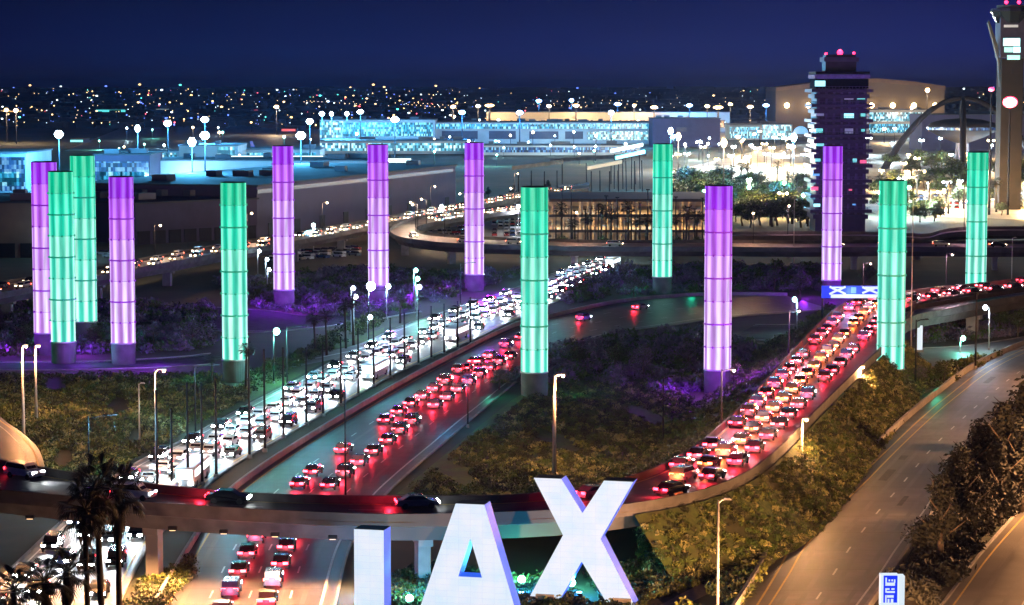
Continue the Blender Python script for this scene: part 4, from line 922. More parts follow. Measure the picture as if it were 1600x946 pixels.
# ------------------------------------------------------------------ airport buildings
def block(name, label, cat, x0, x1, yb, yt, depth, wall='wall_pale', roof='roof', bands=(), yb2=None, group=None, units=0, roof_over=.6, doors=0):
    A, B = P(x0, yb), P(x1, yb if yb2 is None else yb2); hgt = PD(x0, yt, A.y).z
    d = (B-A); L_ = d.length; an = math.atan2(d.y, d.x)
    t = empty(name, A, an, label=label, cat=cat, group=group)
    MB().box((L_/2,depth/2,hgt/2), (L_,depth,hgt)).build('wall', M[wall], t)
    r0 = MB(); r0.box((L_/2,depth/2,hgt+.3), (L_+roof_over*2,depth+roof_over*2,.6)); rf = r0.build('roof', M[roof], t)
    r_ = random.Random(hash(label) % 1000 if False else len(label)*7+int(x0))
    for i in range(units):
        u = MB(); u.box((L_*r_.uniform(.05,.95), depth*r_.uniform(.15,.85), hgt+.6+1.1), (r_.uniform(3,9), r_.uniform(3,7), 2.2)); u.build('roof_unit', M['roof_pale'], rf)
    for (f0, f1, z0, z1, m) in bands:
        MB().box((L_*(f0+f1)/2,-.12,hgt*(z0+z1)/2), (L_*(f1-f0),.3,hgt*(z1-z0))).build('window_band', M[m], t)
    for i in range(doors):
        MB().box((L_*(i+.5)/doors,-.1,2.2), (5,.3,4.4)).build('door', M['steel_dark'], t)
    return t
block('warehouse','long dark purple walled shed behind the left viaduct','warehouse',212,402,383,320,60,'wall_dark','roof',yb2=372,doors=8,units=5)
block('warehouse','long dark warehouse rising behind the purple back pylons','warehouse',402,712,371,292,70,'wall_dark','roof',yb2=322,doors=9,units=8,bands=[(.0,.98,.86,.94,'tower_dark')])
block('office_building','brown walled building with a warm lamp at the left edge','office',-40,62,403,318,40,'wall_brown','roof',units=2,doors=3)
block('office_building','grey glazed block beside the brown building at the left','office',27,58,400,332,12,'wall_dark','roof',bands=[(.1,.95,.55,.9,'win_blue'),(.1,.95,.15,.4,'win_blue')])
block('glass_building','glass fronted hall with lattice lights at the left edge','terminal',-60,42,312,240,60,'wall_pale','roof_pale',bands=[(.0,.98,.08,.92,'win_blue'),(.3,.9,.3,.6,'win_cyan')])
block('apron_shed','low white lit shed beneath the glass hall at the left','shed',-40,60,320,304,20,'wall_pale','roof_pale',bands=[(.1,.9,.2,.8,'win_white')])
block('terminal_building','dark glazed terminal wing behind the left pylons','terminal',148,235,308,243,40,'wall_dark','roof',bands=[(.02,.98,.1,.85,'win_blue'),(.1,.9,.4,.6,'win_cyan')],units=3)
block('terminal_building','long blue lit terminal with dark loading openings left of centre','terminal',238,590,303,252,50,'wall_pale','roof_pale',bands=[(.1,.26,.28,.62,'tower_dark'),(.3,.5,.5,.58,'tower_dark'),(.5,.95,.2,.5,'win_cyan')],units=8)
block('terminal_building','brightly floodlit cyan terminal far left behind the long one','terminal',280,372,262,228,50,'wall_pale','roof_pale',bands=[(.05,.6,.15,.5,'win_blue'),(.65,.95,.2,.95,'win_white')],units=3)
block('terminal_building','low floodlit building trailing off left of the cyan terminal','terminal',170,282,252,236,40,'wall_pale','roof_pale',bands=[(.3,.95,.2,.8,'win_white')])
block('terminal_building','pale blue concourse between floodlit terminal and purple pylon','terminal',372,500,258,234,40,'wall_pale','roof_pale',bands=[(.05,.95,.3,.8,'win_cyan')],units=3)
block('terminal_building','cyan lit concourse with white windows behind the second purple pylon','terminal',500,740,241,221,60,'wall_pale','roof_pale',bands=[(.0,.98,.25,.85,'win_white')],units=6)
block('terminal_building','tall cyan lit terminal with square windows, upper left of centre','terminal',500,680,227,188,60,'wall_pale','roof_pale',bands=[(.0,.2,.3,.95,'win_white'),(.2,.98,.35,.9,'win_cyan')],units=5)
block('terminal_building','bright cyan terminal with two dark loading bays at centre','terminal',680,1030,226,192,80,'wall_pale','roof_pale',bands=[(.03,.19,.25,.62,'tower_dark'),(.24,.36,.25,.62,'tower_dark'),(.42,.55,.25,.6,'tower_dark'),(.58,.66,.25,.6,'tower_dark'),(.0,.98,.72,.95,'win_cyan'),(.68,.95,.2,.6,'win_white')],units=10)
block('terminal_building','lower blue lit terminal front right of the third purple pylon','terminal',745,1000,243,228,40,'wall_pale','roof_pale',bands=[(.0,.98,.3,.85,'win_blue')],units=5)
block('terminal_building','grey green blank block at centre right of the terminals','terminal',1020,1125,230,186,60,'wall_dark','roof',bands=[(.35,.5,.55,.7,'tower_dark')],units=3)
block('terminal_building','cyan and white lit hall left of the control tower','terminal',1140,1238,219,195,50,'wall_pale','roof_pale',bands=[(.0,.48,.1,.85,'win_cyan'),(.52,.98,.05,.98,'win_white')],units=3)
block('terminal_building','white lit frontage just right of the control tower','terminal',1358,1450,212,172,50,'wall_pale','roof_pale',bands=[(.0,.98,.55,.9,'win_white'),(.0,.98,.1,.45,'win_cyan')],units=3)
block('terminal_building','dark low terminal under the right hand tower','terminal',1440,1640,236,180,60,'wall_dark','roof',bands=[(.05,.45,.55,.62,'win_gold'),(.65,.9,.18,.26,'sign_blue')],units=5)
block('terminal_building','bright strip lit low building far behind the arches','terminal',1405,1475,170,153,60,'wall_pale','roof_pale',bands=[(.0,.98,.2,.9,'win_white')])
block('concourse','beige strip of distant terminal roof right of centre','terminal',760,1140,206,176,40,'wall_beige','roof_pale',bands=[(.0,.98,.2,.6,'win_gold')])
# light strip canopies
for x0, x1, y, lab in ((345,505,251,'left'), (505,642,255,'right')):
    A, B = PD(x0, y-4, 1300), PD(x1, y-4, 1300)
    t = empty('canopy', (A.x, 1300, 0), label='long canopy edged with greenish white lights, %s of two above the long terminal' % lab, cat='canopy')
    MB().box(((B.x-A.x)/2,6,A.z+.6), (B.x-A.x,14,1.0)).build('roof', M['roof_pale'], t); MB().box(((B.x-A.x)/2,-1.2,A.z), (B.x-A.x,.6,2.2)).build('light_strip', M['strip'], t)
    for k in range(6): MB().cyl(((B.x-A.x)*(k+.5)/6,2,0), ((B.x-A.x)*(k+.5)/6,2,A.z), .3, .3, 8).build('post', M['steel_dark'], t)
# canopies right of centre; the bright and teal roofs glow themselves instead of being lit
for i, (x0, x1, y, m, lab) in enumerate(((860,1010,250,'concrete_dark','dark sloping canopy roof behind the golden garage'), (955,1005,235,'strip','short bright canopy above the dark roofs'), (962,1008,246,'strip_teal','short teal lit canopy beneath the bright one'), (918,972,262,'wall_beige','small peach lit canopy roof'), (800,880,262,'concrete_dark','grey flat canopy on slanting struts over the garage'))):
    D = 1250-60*i; A, B = PD(x0, y+4, D), PD(x1, y-6, D+25)
    t = empty('canopy', (A.x, D, 0), label=lab, cat='canopy'); L_ = B.x-A.x
    mb = MB(); mb.add([(0,0,A.z),(L_,25,B.z),(L_,33,B.z),(0,8,A.z),(0,0,A.z+1.6),(L_,25,B.z+1.6),(L_,33,B.z+1.6),(0,8,A.z+1.6)], [(0,1,5,4),(4,5,6,7),(1,2,6,5),(3,0,4,7),(3,2,1,0),(2,3,7,6)]); mb.build('roof', M[m], t)
    for k in range(4): MB().tube([(L_*(k+.5)/4,12,0), (L_*(k+.5)/4,12+8*(k % 2),A.z-1)], .25, 6).build('post', M['steel_dark'], t)
# golden lit garage: slabs, columns, ceiling lamps
A = P(858,386); B = P(1122,386); L_ = B.x-A.x; dep = 60; flr = 5.0
t = empty('parking_garage', (A.x, A.y, 0), label='open sided garage glowing gold between dark columns, right of centre', cat='garage')
for k in range(4):
    MB().box((L_/2,dep/2,k*flr), (L_,dep,.5)).build('floor_slab', M['wall_beige'], t)
    if 0 < k: MB().box((L_/2,.1,k*flr+.1), (L_,.25,.9)).build('parapet', M['concrete_dark'], t)
for i in range(19):
    for j in range(2): MB().box((L_*(i+.5+.3*math.sin(i*2.3))/19,.6+j*22,flr*1.5), (.55,.55,flr*3)).build('column', M['wall_beige'], t)
MB().box((L_/2,dep-1,flr*1.5), (L_,.5,flr*3)).build('rear_wall', M['wall_beige'], t)
for k in range(3):
    for i in range(11):
        for j in (8, 26):
            MB().box((L_*(i+.5)/11,j,(k+1)*flr-.45), (2.4,.5,.2)).build('ceiling_lamp', M['lens_warm'], t)
        lamp_light('lamp_light', (L_*(i+.5)/11,14,(k+1)*flr-.9), (1,.50,.18) if (i*7+k*3) % 5 else (.4,.85,1), (900,3600,1700,2600,600)[(i*5+k*2) % 5], t, .5)
for i in range(13):
    px = 880+i*19+rnd.uniform(-7,7); b_ = P(px, 398); place(PALM[i % 3], b_, rnd.random()*6, (1.3,1.3,rnd.uniform(.8,1.25)), 'dark palm silhouetted against the golden garage', 'dark palms before the golden garage')
for i in range(9):
    px = 870+i*27+rnd.uniform(-9,9); tree(px, 400, rnd.uniform(368,380), T2[i % 2], 'low dark tree at the foot of the golden garage', 'low trees before the golden garage', 1.3)
# posts standing in front of the garage
pr = empty('mast', (0,0,0), cat='pole', label='thin dark mast before the golden garage', group='thin masts before the golden garage')
MB().cyl((0,0,0), (0,0,12), .28, .16, 6).build('shaft', M['steel_dark'], pr); MB().box((0,0,12.1), (1.2,.4,.2)).build('lamp_head', M['steel_dark'], pr)
for i in range(22):
    px = 868+i*11+rnd.uniform(-3,3); b = P(px, 396); place(pr, b, 0, (1,1,rnd.uniform(.9,1.7)))

# ------------------------------------------------------------------ control tower 1
D = 850; cx = PD(1314,250,D).x; sc1 = D/FPX
t = empty('control_tower', (cx, D, 0), label='dark stepped old control tower with red beacon rising behind a purple pylon', cat='control tower')
zt = lambda y: PD(1314, y, D).z
MB().box((0,8,zt(128)/2), (78*sc1,16,zt(128))).build('shaft', M['tower_dark'], t)
y = 142; k = 0
while y < 350:
    zc = zt(y); MB().box((0,8,zc), (96*sc1,20,1.1)).build('balcony', M['tower_dark'], t)
    MB().box((0,8,zc-2.0), (86*sc1,18,1.5)).build('spandrel', M['tower_dark'], t)
    rl = MB()
    for i in range(17): rl.box(((i-8)*5.2*sc1,-1.6,zc+.9), (.12,.12,1.2))
    rl.box((0,-1.6,zc+1.5), (92*sc1,.14,.14)); rl.build('railing', M['tower_trim'], t)
    y += 23.5; k += 1
for i in range(7): MB().box(((i-3)*12*sc1,-.35,zt(240)), (.8,.5,zt(142)-zt(345))).build('mullion_fin', M['tower_trim'], t)
MB().box((0,8,zt(120)), (86*sc1,19,zt(117)-zt(123))).build('cornice', mat('tower_lilac', (.35,.28,.6), None, .7, 1), t)
MB().box((0,8,zt(114)), (84*sc1,20,.8)).build('roof', M['steel_dark'], t)
MB().box((0,8,zt(131)), (82*sc1,17.5,zt(123)-zt(138))).build('glazing', M['glass'], t)
MB().box((0,8,zt(104)), (48*sc1,10,zt(96)-zt(112))).build('cab', M['tower_dark'], t)
MB().box((0,8,zt(93)), (54*sc1,12,1.6)).build('cab_roof', M['tower_trim'], t)
MB().box((0,8,zt(88)), (46*sc1,9,1.2)).build('cab_parapet', M['tower_dark'], t)
for px, py, ww, hh_, m in ((1281,131,16,9,'pane_cyan'),(1281,177,12,9,'pane_dim'),(1280,204,10,7,'pane_teal'),(1281,224,12,9,'pane_teal'),(1277,248,9,9,'pane_teal'),(1275,271,10,8,'sign_sky'),(1276,318,10,10,'pane_cyan'),(1326,179,15,11,'pane_cyan'),(1348,179,7,7,'pane_teal'),(1326,205,13,8,'pane_dim'),(1326,152,14,8,'pane_dim'),(1348,204,5,4,'pane_teal'),(1335,251,6,6,'pane_teal'),(1334,317,5,8,'sign_sky'),(1345,154,12,3,'pane_teal')):
    p = PD(px, py, D); MB().box((p.x-cx,-.75,p.z), (ww*sc1,.3,hh_*sc1)).build('lit_pane', M[m], t)
for px, py, s_ in ((1273,295,1.4),(1349,253,1.2),(1329,297,.6)):
    p = PD(px, py, D-4); MB().box((p.x-cx,-3.6,p.z), (8*sc1*s_,.5,4*sc1*s_)).build('red_sign', M['strip_red'], t)
MB().cyl((0,8,zt(90)), (0,8,zt(84)), .15, .15, 6).build('beacon_mast', M['steel_dark'], t)
MB().ball((0,6,zt(82)), 1.05, 10, 6).build('beacon', M['lens_red'], t); MB().ball((5,6,zt(83)), .5, 8, 5).build('small_beacon', M['lens_red'], t); MB().ball((-5,6,zt(84)), .5, 8, 5).build('small_beacon', M['lens_red'], t)
lamp_light('beacon_light', (0,6,zt(78)), (1,.05,.1), 6000, t, 1)
lamp_light('tower_wash', (-8,-30,20), (.25,.1,1), 9000, t, 2); lamp_light('tower_wash', (10,-34,45), (.25,.1,1), 7000, t, 2)
# ------------------------------------------------------------------ control tower 2
D = 1000; cx = PD(1583,100,D).x; s2 = D/FPX; zt2 = lambda y: PD(1583, y, D).z
t = empty('control_tower', (cx, D, 0), label='tall pale shafted control tower with winged top, cut by the right edge', cat='control tower')
MB().box((0,6,zt2(92)/2), (34*s2,10,zt2(92))).build('shaft', mat('shaft_concrete', (.03,.025,.024), (.022,.02,.02), .9, .2, spec=.1), t)
for sgn in (-1, 1):
    mb = MB(); pts = [(sgn*16*s2, zt2(150)), (sgn*14*s2, zt2(92)), (sgn*35*s2, zt2(32)), (sgn*37*s2, zt2(36)), (sgn*20*s2, zt2(95))]
    mb.prism(pts if sgn < 0 else pts[::-1], 4, 7); mb.build('wing', M['concrete_dark'], t)
MB().box((0,6,zt2(55)), (40*s2,11,zt2(25)-zt2(95)), 0).build('core', M['tower_dark'], t)
MB().cyl((0,6,zt2(36)), (0,6,zt2(18)), 6.2, 8.6, 12).build('cab_glazing', M['glass'], t)
MB().cyl((0,6,zt2(18)), (0,6,zt2(13)), 8.8, 8.4, 12).build('cab_roof', M['tower_dark'], t)
MB().cyl((0,6,zt2(13)), (0,6,zt2(8)), 6.0, 6.0, 12).build('roof_ring', M['wall_beige'], t)
for px, py, ww, hh_, m in ((1581,66,26,12,'pane_cyan'),(1576,78,13,8,'pane_teal'),(1589,78,11,9,'pane_cyan'),(1584,90,20,7,'pane_teal'),(1580,41,22,4,'pane_dim'),(1584,89,8,4,'sign_white')):
    p = PD(px, py, D); MB().box((p.x-cx,.35,p.z), (ww*s2,.3,hh_*s2)).build('lit_pane', M[m], t)
MB().box((0,.95,zt2(112)), (4*s2,.3,8*s2)).build('slot', M['steel_dark'], t)
for px in (1577, 1597): p = PD(px, 3, D); MB().ball((p.x-cx,6,p.z), .8, 8, 6).build('red_beacon', M['lens_red'], t)
lamp_light('shaft_wash', (-20,-40,25), (1,.55,.4), 3000, t, 2)
for px, py, s_, m, lab in ((1578,160,2.2,'lens_hot','big red rimmed white floodlight beside the right tower shaft'), (1549,140,1.2,'lens_red','red obstruction lamp on a dark mast left of the right tower')):
    p = PD(px, py, 960); t = empty('lamp_mast', (p.x, 960, 0), label=lab, cat='lamp')
    MB().cyl((0,0,0), (0,0,p.z), .5, .3, 8).build('mast', M['steel_dark'], t); MB().ball((0,0,p.z), s_, 12, 8, .7).build('lamp', M[m], t)
    if s_ > 2: mb = MB(); mb.tube([(2.6*math.cos(i/12*6.283),-.4,p.z+1.9*math.sin(i/12*6.283)) for i in range(13)], .45, 6); mb.build('red_rim', M['lens_red'], t)

# ------------------------------------------------------------------ arched landmark
D = 1500; C0 = PD(1503,250,D); t = empty('arched_building', (C0.x, D, 0), label='dark saucer building slung under crossing parabolic arches at the right', cat='landmark building')
apex = PD(1503,150,D).z-1
for an in (R(4), R(80)):
    pts = []; rs = []
    for k in range(33):
        u = -1+k/16; pts.append((math.cos(an)*u*50, math.sin(an)*u*50, apex*(1-u*u)*1.0-.5)); rs.append(2.3-.9*(1-abs(u)))
    MB().tube(pts, rs, 8).build('arch', M['arch_dark'], t, smooth=True)
mb = MB()
prof = [(3,16),(14,20),(21,24),(22,26.5),(20,29),(12,31),(0.1,32)]
n = 32; vs = [(r*math.cos(2*math.pi*i/n), r*math.sin(2*math.pi*i/n), z) for r, z in prof for i in range(n)]
mb.add(vs, [(j*n+i, j*n+(i+1) % n, (j+1)*n+(i+1) % n, (j+1)*n+i) for j in range(len(prof)-1) for i in range(n)]); mb.build('saucer', M['arch_dark'], t, smooth=True)
MB().cyl((0,0,24.6), (0,0,26.2), 22.1, 22.2, 32, caps=False).build('saucer_window', M['win_blue'], t)
MB().cyl((0,0,0), (0,0,17), 5, 4, 16).build('core', M['tower_dark'], t)

# ------------------------------------------------------------------ long hangar on the skyline
D = 3000; A = PD(1212,160,D); B = PD(1476,160,D); L_ = B.x-A.x
t = empty('hangar', (A.x, D, 0), label='huge beige arched hangar on the skyline behind the dark control tower', cat='hangar')
zz = lambda y: PD(1300, y, D).z
prof = [(0,0),(0,zz(143)),(60*D/FPX,zz(136)),(110*D/FPX,zz(131)),(160*D/FPX,zz(129)),(215*D/FPX,zz(134)),(L_,zz(141)),(L_,0)]
MB().prism(prof, 0, 120).build('wall', mat('hangar_wall', (.15,.12,.085), (.12,.095,.07), .8, .02), t)
mb = MB()
for (a_, b_), (c_, d_) in zip(prof[1:-2], prof[2:-1]): mb.add([(a_,-3,b_),(c_,-3,d_),(c_,122,d_),(a_,122,b_),(a_,-3,b_+5),(c_,-3,d_+5),(c_,122,d_+5),(a_,122,b_+5)], [(0,1,5,4),(4,5,6,7),(1,2,6,5),(2,3,7,6),(3,0,4,7),(3,2,1,0)])
mb.build('roof', M['wall_brown'], t)
for i in range(8): MB().ball((L_*(i+.5)/8,-8,zz(165)), 3.2, 8, 6).build('wall_lamp', M['lens_warm'], t); lamp_light('wall_light', (L_*(i+.5)/8,-35,zz(168)), (1,.58,.30), 9000, t, 3)
# dome
p = P(1251,214); t = empty('dome_building', p, label='small light blue glowing dome left of the control tower', cat='dome'); r0 = 12*p.y/FPX
mb = MB(); n = 24; vs = []; 
for j in range(7):
    th = j/6*math.pi/2; vs += [(r0*math.cos(th)*math.cos(2*math.pi*i/n), r0*math.cos(th)*math.sin(2*math.pi*i/n), 3+r0*1.0*math.sin(th)) for i in range(n)]
mb.add(vs, [(j*n+i, j*n+(i+1) % n, (j+1)*n+(i+1) % n, (j+1)*n+i) for j in range(6) for i in range(n)]); mb.build('shell', emit('dome_glow', (.12,.55,1), .9), t, smooth=True)
MB().cyl((0,0,0), (0,0,3.2), r0*1.08, r0*1.08, 24).build('base', M['wall_pale'], t)

# ------------------------------------------------------------------ floodlight masts over the airfield
fm = [(92,210,'c',1.5),(215,201,'c',.8),(262,193,'c',1.3),(320,187,'c',1.4),(484,190,'c',1.2),(503,178,'c',.9),(518,178,'c',.6),(542,178,'c',.6),(563,175,'c',1.2),(617,187,'c',1.5),(708,167,'w',1.0),(722,176,'b',1.1),(747,166,'w',.9),(765,165,'w',1.9),(812,176,'b',1.2),(842,158,'b',1.0),(858,166,'w',.8),(900,165,'w',1.3),(893,157,'b',.8),(955,176,'c',.9),(965,163,'b',1.3),(991,165,'w',.6),(1022,168,'w',1.4),(1077,165,'b',1.2),(1105,166,'w',1.0),(1122,168,'w',2.0),(1141,163,'w',.8),(1172,167,'w',1.2),(1197,165,'b',1.2),(1449,141,'w',.9),(432,167,'w',.9),(10,172,'w',.8),(25,173,'w',.9),(1425,168,'w',.7),(470,212,'c',1.6),(1240,215,'c',.9),(1060,213,'w',.6),(1048,205,'c',.7),(1131,223,'w',.8),(320,212,'c',1.6),(300,222,'c',1.2)]
LG = {'c':('lens_cool',(.08,.5,1),'blue white'), 'b':('lens_blue2',(.06,.35,1),'blue'), 'w':('lens_warm2',(1,.7,.4),'warm white')}
M['lens_blue2'] = emit('blue_white_lens', (.35,.55,1), 18); M['lens_warm2'] = emit('warm_white_lens', (1,.55,.16), 4.5)
MP = {}
for kk, (lm, lc, _) in LG.items():
    t = empty('floodlight_mast', (0,0,0), cat='floodlight mast'); MB().cyl((0,0,0), (0,0,30), .5, .3, 8).build('mast', M['steel_dark'], t)
    MB().box((0,0,30.2), (4.4,1.0,.3)).build('head_frame', M['steel_dark'], t)
    for i in range(7):
        a_ = i*1.047; r0_ = 1.5 if i < 6 else 0
        MB().ball((r0_*math.cos(a_), -.4, 30+.6*r0_*math.sin(a_)), .95, 10, 7).build('floodlight', M[lm], t)
    lamp_light('flood', (0,-6,26), lc, 270000 if kk != 'w' else 110000, t, 2)
    MP[kk] = t
for i, (x, y, kk, s_) in enumerate(fm):
    D = min(max((CH-30)*FPX/(y-135), 900), 2900) if y > 150 else 2900
    p = PD(x, y, D); s = p.z/30
    where = 'at the far left' if x < 150 else 'over the left terminals' if x < 400 else 'between the purple pylons' if x < 660 else 'over the centre terminals' if x < 900 else 'over the right terminals' if x < 1250 else 'by the hangar'
    place(MP[kk], (p.x, D, 0), 0, (s_*D/2500+.2, s_*D/2500+.2, s), '%s floodlight mast glaring %s' % (LG[kk][2], where), '%s floodlight masts %s' % (LG[kk][2], where))
# lamp clusters in the bright zone right of centre
pl = {}
for kk, c_, m in (('y',(1,.6,.22),'lens_warm'), ('w',(.7,.92,1),'lens_cool')):
    t = empty('street_lamp', (0,0,0), cat='street lamp'); MB().cyl((0,0,0), (0,0,10), .2, .12, 6).build('pole', M['steel_dark'], t); MB().tube([(-1.6,0,10.1),(0,0,10),(1.6,0,10.1)], .1, 5).build('arm', M['steel'], t)
    for sx in (-1.6, 1.6): MB().ball((sx,0,9.9), .55, 8, 5).build('lamp_head', M[m], t)
    lamp_light('lamp_light', (0,0,9), c_, 120000, t, .6); pl[kk] = t
r_ = random.Random(5)
for i in range(98):
    px = r_.uniform(1060,1620); py = r_.uniform(222,345)
    if i > 73: px, py = r_.uniform(1040,1262), r_.uniform(232,284)
    kk = 'y' if r_.random() < (.65 if px > 1350 else .45) else 'w'
    if 1262 < px < 1368 and py > 245: continue
    if py > 275 and px < 1290 and r_.random() < .7: continue
    b = P(px, py); place(pl[kk], b, r_.random()*3, 1.0 if b.y < 1500 else 1.3, '%s twin headed lamp in the dazzling roads round the towers' % ('golden' if kk == 'y' else 'white'), '%s lamps in the dazzling roads round the towers' % ('golden' if kk == 'y' else 'white'))
# pale concrete roads and plazas there
poly_ground('airport_road', [(1040,270),(1240,222),(1640,214),(1640,345),(1370,335),(1300,300),(1160,282),(1040,285)], M['road_pale'], .01)
poly_ground('parking_lot', [(-40,322),(160,318),(520,305),(700,272),(640,262),(200,268),(-40,275)], M['asphalt_smooth'], .01)
poly_ground('parking_lot', [(650,366),(740,346),(860,330),(860,380),(760,376)], M['asphalt_smooth'], .01)
poly_ground('apron', [(100,236),(1130,232),(1260,190),(200,196)], M['road_pale'], .005)
# parked cars: far too small for parts, one mesh each
def lot_car(paint):
    mb = MB(); mb.box((0,0,.55), (4.5,1.8,.7)); mb.cur = 1; mb.box((-.2,0,1.15), (2.5,1.6,.55), top=.75)
    mb.cur = 2
    for sy in (-.6,.6): mb.box((2.26,sy,.65), (.06,.4,.2))
    mb.cur = 3
    for sx in (-1.4, 1.4):
        for sy in (-.8, .8): mb.cyl((sx,sy-.12,.32), (sx,sy+.12,.32), .32, .32, 8)
    o = mb.build('parked_car', [paint, M['glass'], M['steel'], M['rubber']]); return tag(o, cat='car')
lots = [(lot_car(paints[i]), n) for i, n in ((0,'white'),(1,'silver'),(2,'grey'),(4,'blue'),(5,'red'),(6,'beige'))]
def fill_lot(quad, rows, cols, where, prob=.8):
    a, b, c, d = [P(*q_) for q_ in quad]
    an = math.atan2((b-a).y, (b-a).x)+math.pi/2
    for i in range(rows):
        for j in range(cols):
            if rnd.random() > prob: continue
            u, v = (j+.5)/cols, (i+.5)/rows; p = (a.lerp(b, u)).lerp(d.lerp(c, u), v); pr, nm = rnd.choice(lots)
            place(pr, p+Vector((0,0,.02)), an+rnd.uniform(-.05,.05)+(math.pi if rnd.random() < .3 else 0), None, 'parked %s car %s' % (nm, where), '%s cars parked %s' % (nm, where))
fill_lot([(160,318),(500,307),(500,290),(160,296)], 4, 34, 'in the blue lit lot above the long shed')
fill_lot([(655,374),(735,374),(735,352),(690,352)], 4, 9, 'inside the hairpin viaduct')
fill_lot([(768,372),(852,372),(852,345),(768,345)], 5, 9, 'right of the hairpin viaduct')
fill_lot([(60,420),(200,402),(200,392),(60,405)], 2, 12, 'behind the left cluster of pylons', .6)
fill_lot([(420,412),(560,402),(560,388),(430,398)], 3, 11, 'under the viaduct between the purple pylons', .8)
fill_lot([(1400,330),(1600,330),(1600,305),(1400,305)], 4, 18, 'in the bright lot near the right pylons', .8)
for x, y, c_, pw in ((200,312,(.3,.7,1),60000),(290,305,(.3,.7,1),60000),(380,300,(.3,.7,1),60000),(460,300,(.4,.8,1),60000),(690,362,(.4,.75,1),22000),(810,362,(.8,.85,1),22000),(120,405,(.3,.7,1),9000),(490,398,(.3,.8,1),16000),(20,350,(1,.6,.3),16000),(1450,318,(.6,.8,1),30000),(1560,318,(1,.75,.4),30000)):
    b = P(x, y); t = empty('street_lamp', b, label='car park lamp at its own spot among parked cars near the %s' % ('left' if x < 600 else 'hairpin viaduct' if x < 900 else 'right pylons'), cat='street lamp', group='car park lamps near the %s' % ('left' if x < 600 else 'hairpin viaduct' if x < 900 else 'right pylons'))
    MB().cyl((0,0,0), (0,0,9), .18, .1, 6).build('pole', M['steel'], t); MB().ball((0,0,9.1), .6, 8, 5).build('lamp_head', M['lens_cool' if c_[0] < .9 else 'lens_warm'], t); lamp_light('lamp_light', (0,0,8.2), c_, pw, t, .5)

ap = {}
for nm, m, c_ in (('white','lens_cool',(.5,.85,1)), ('golden','lens_warm',(1,.65,.3)), ('teal','lens_green',(.2,1,.8))):
    t = empty('apron_lamp', (0,0,0), cat='lamp'); MB().cyl((0,0,0), (0,0,7), .2, .14, 6).build('pole', M['steel_dark'], t); MB().ball((0,0,7.3), .62, 8, 5).build('lamp_head', M[m], t)
    lamp_light('lamp_light', (0,-2,6.6), c_, 14000, t, .4); ap[nm] = t
ra = random.Random(9)
for i in range(84):
    px = ra.uniform(140,1130) if i % 3 else ra.uniform(640,1130); py = ra.uniform(212,300) if px < 700 else ra.uniform(206,262); nm = ra.choice(['white','white','white','golden','teal'])
    b = P(px, py); s_ = b.y/1300*ra.uniform(.55,1.25); place(ap[nm], b, 0, (s_, s_, max(1, s_)), 'small %s lamp glittering among the far terminals and aprons' % nm, 'small %s lamps among the far terminals' % nm)

# ------------------------------------------------------------------ parked aircraft
def make_plane(tailc):
    t = empty('airliner', (0,0,0), cat='airliner')
    mb = MB(); mb.tube([(-19,0,4.6),(-15,0,4.3),(-8,0,4),(12,0,4),(16,0,3.9),(18.5,0,3.5)], [.4,1.2,1.95,1.95,1.4,.2], 12); mb.build('fuselage', paints[0], t, smooth=True)
    for sg in (-1, 1):
        mb = MB(); mb.add([(3,sg*1.5,3.4),(-3,sg*1.5,3.4),(-8,sg*17,4.6),(-5.5,sg*17,4.6),(3,sg*1.5,3.0),(-3,sg*1.5,3.0),(-8,sg*17,4.45),(-5.5,sg*17,4.45)], [(0,1,2,3),(7,6,5,4),(0,3,7,4),(1,5,6,2),(3,2,6,7)]); mb.build('wing', paints[1], t)
        mb = MB(); mb.cyl((3,sg*5.6,2.3), (-1.5,sg*5.6,2.3), 1.0, .7, 10); mb.build('engine', paints[1], t)
        mb = MB(); mb.box((-17,sg*3.4,5.2), (2.4,5.5,.2)); mb.build('tailplane', paints[1], t)
    mb = MB(); mb.prism([(-13,5.4),(-17.8,5.2),(-19.5,12),(-17,12)], -.2, .2); mb.build('tail_fin', tailc, t)
    for x, y in ((13,0),(-1,-2.4),(-1,2.4)): MB().cyl((x,y,0), (x,y,3), .35, .25, 8).build('landing_gear', M['rubber'], t)
    return t
tr, tb = mat('tail_red', (.7,.04,.06), None, .4), mat('tail_blue', (.05,.1,.6), None, .4)
pr_, pb_ = make_plane(tr), make_plane(tb)
for pr, x, y, a_, lab in ((pr_,655,204,2.2,'white airliner with red tail beyond the floodlit terminals'), (pr_,868,202,2.0,'white airliner with red tail among the warm masts'), (pb_,305,287,.6,'airliner with blue tail parked before the long blue lit terminal'), (pb_,1440,226,2.4,'airliner with blue tail near the arched building'), (pr_,590,250,1.2,'red tailed airliner beside the second purple pylon'), (pb_,420,246,.9,'blue tailed airliner before the pale concourse')):
    place(pr, P(x, y), a_, 1.0, lab)

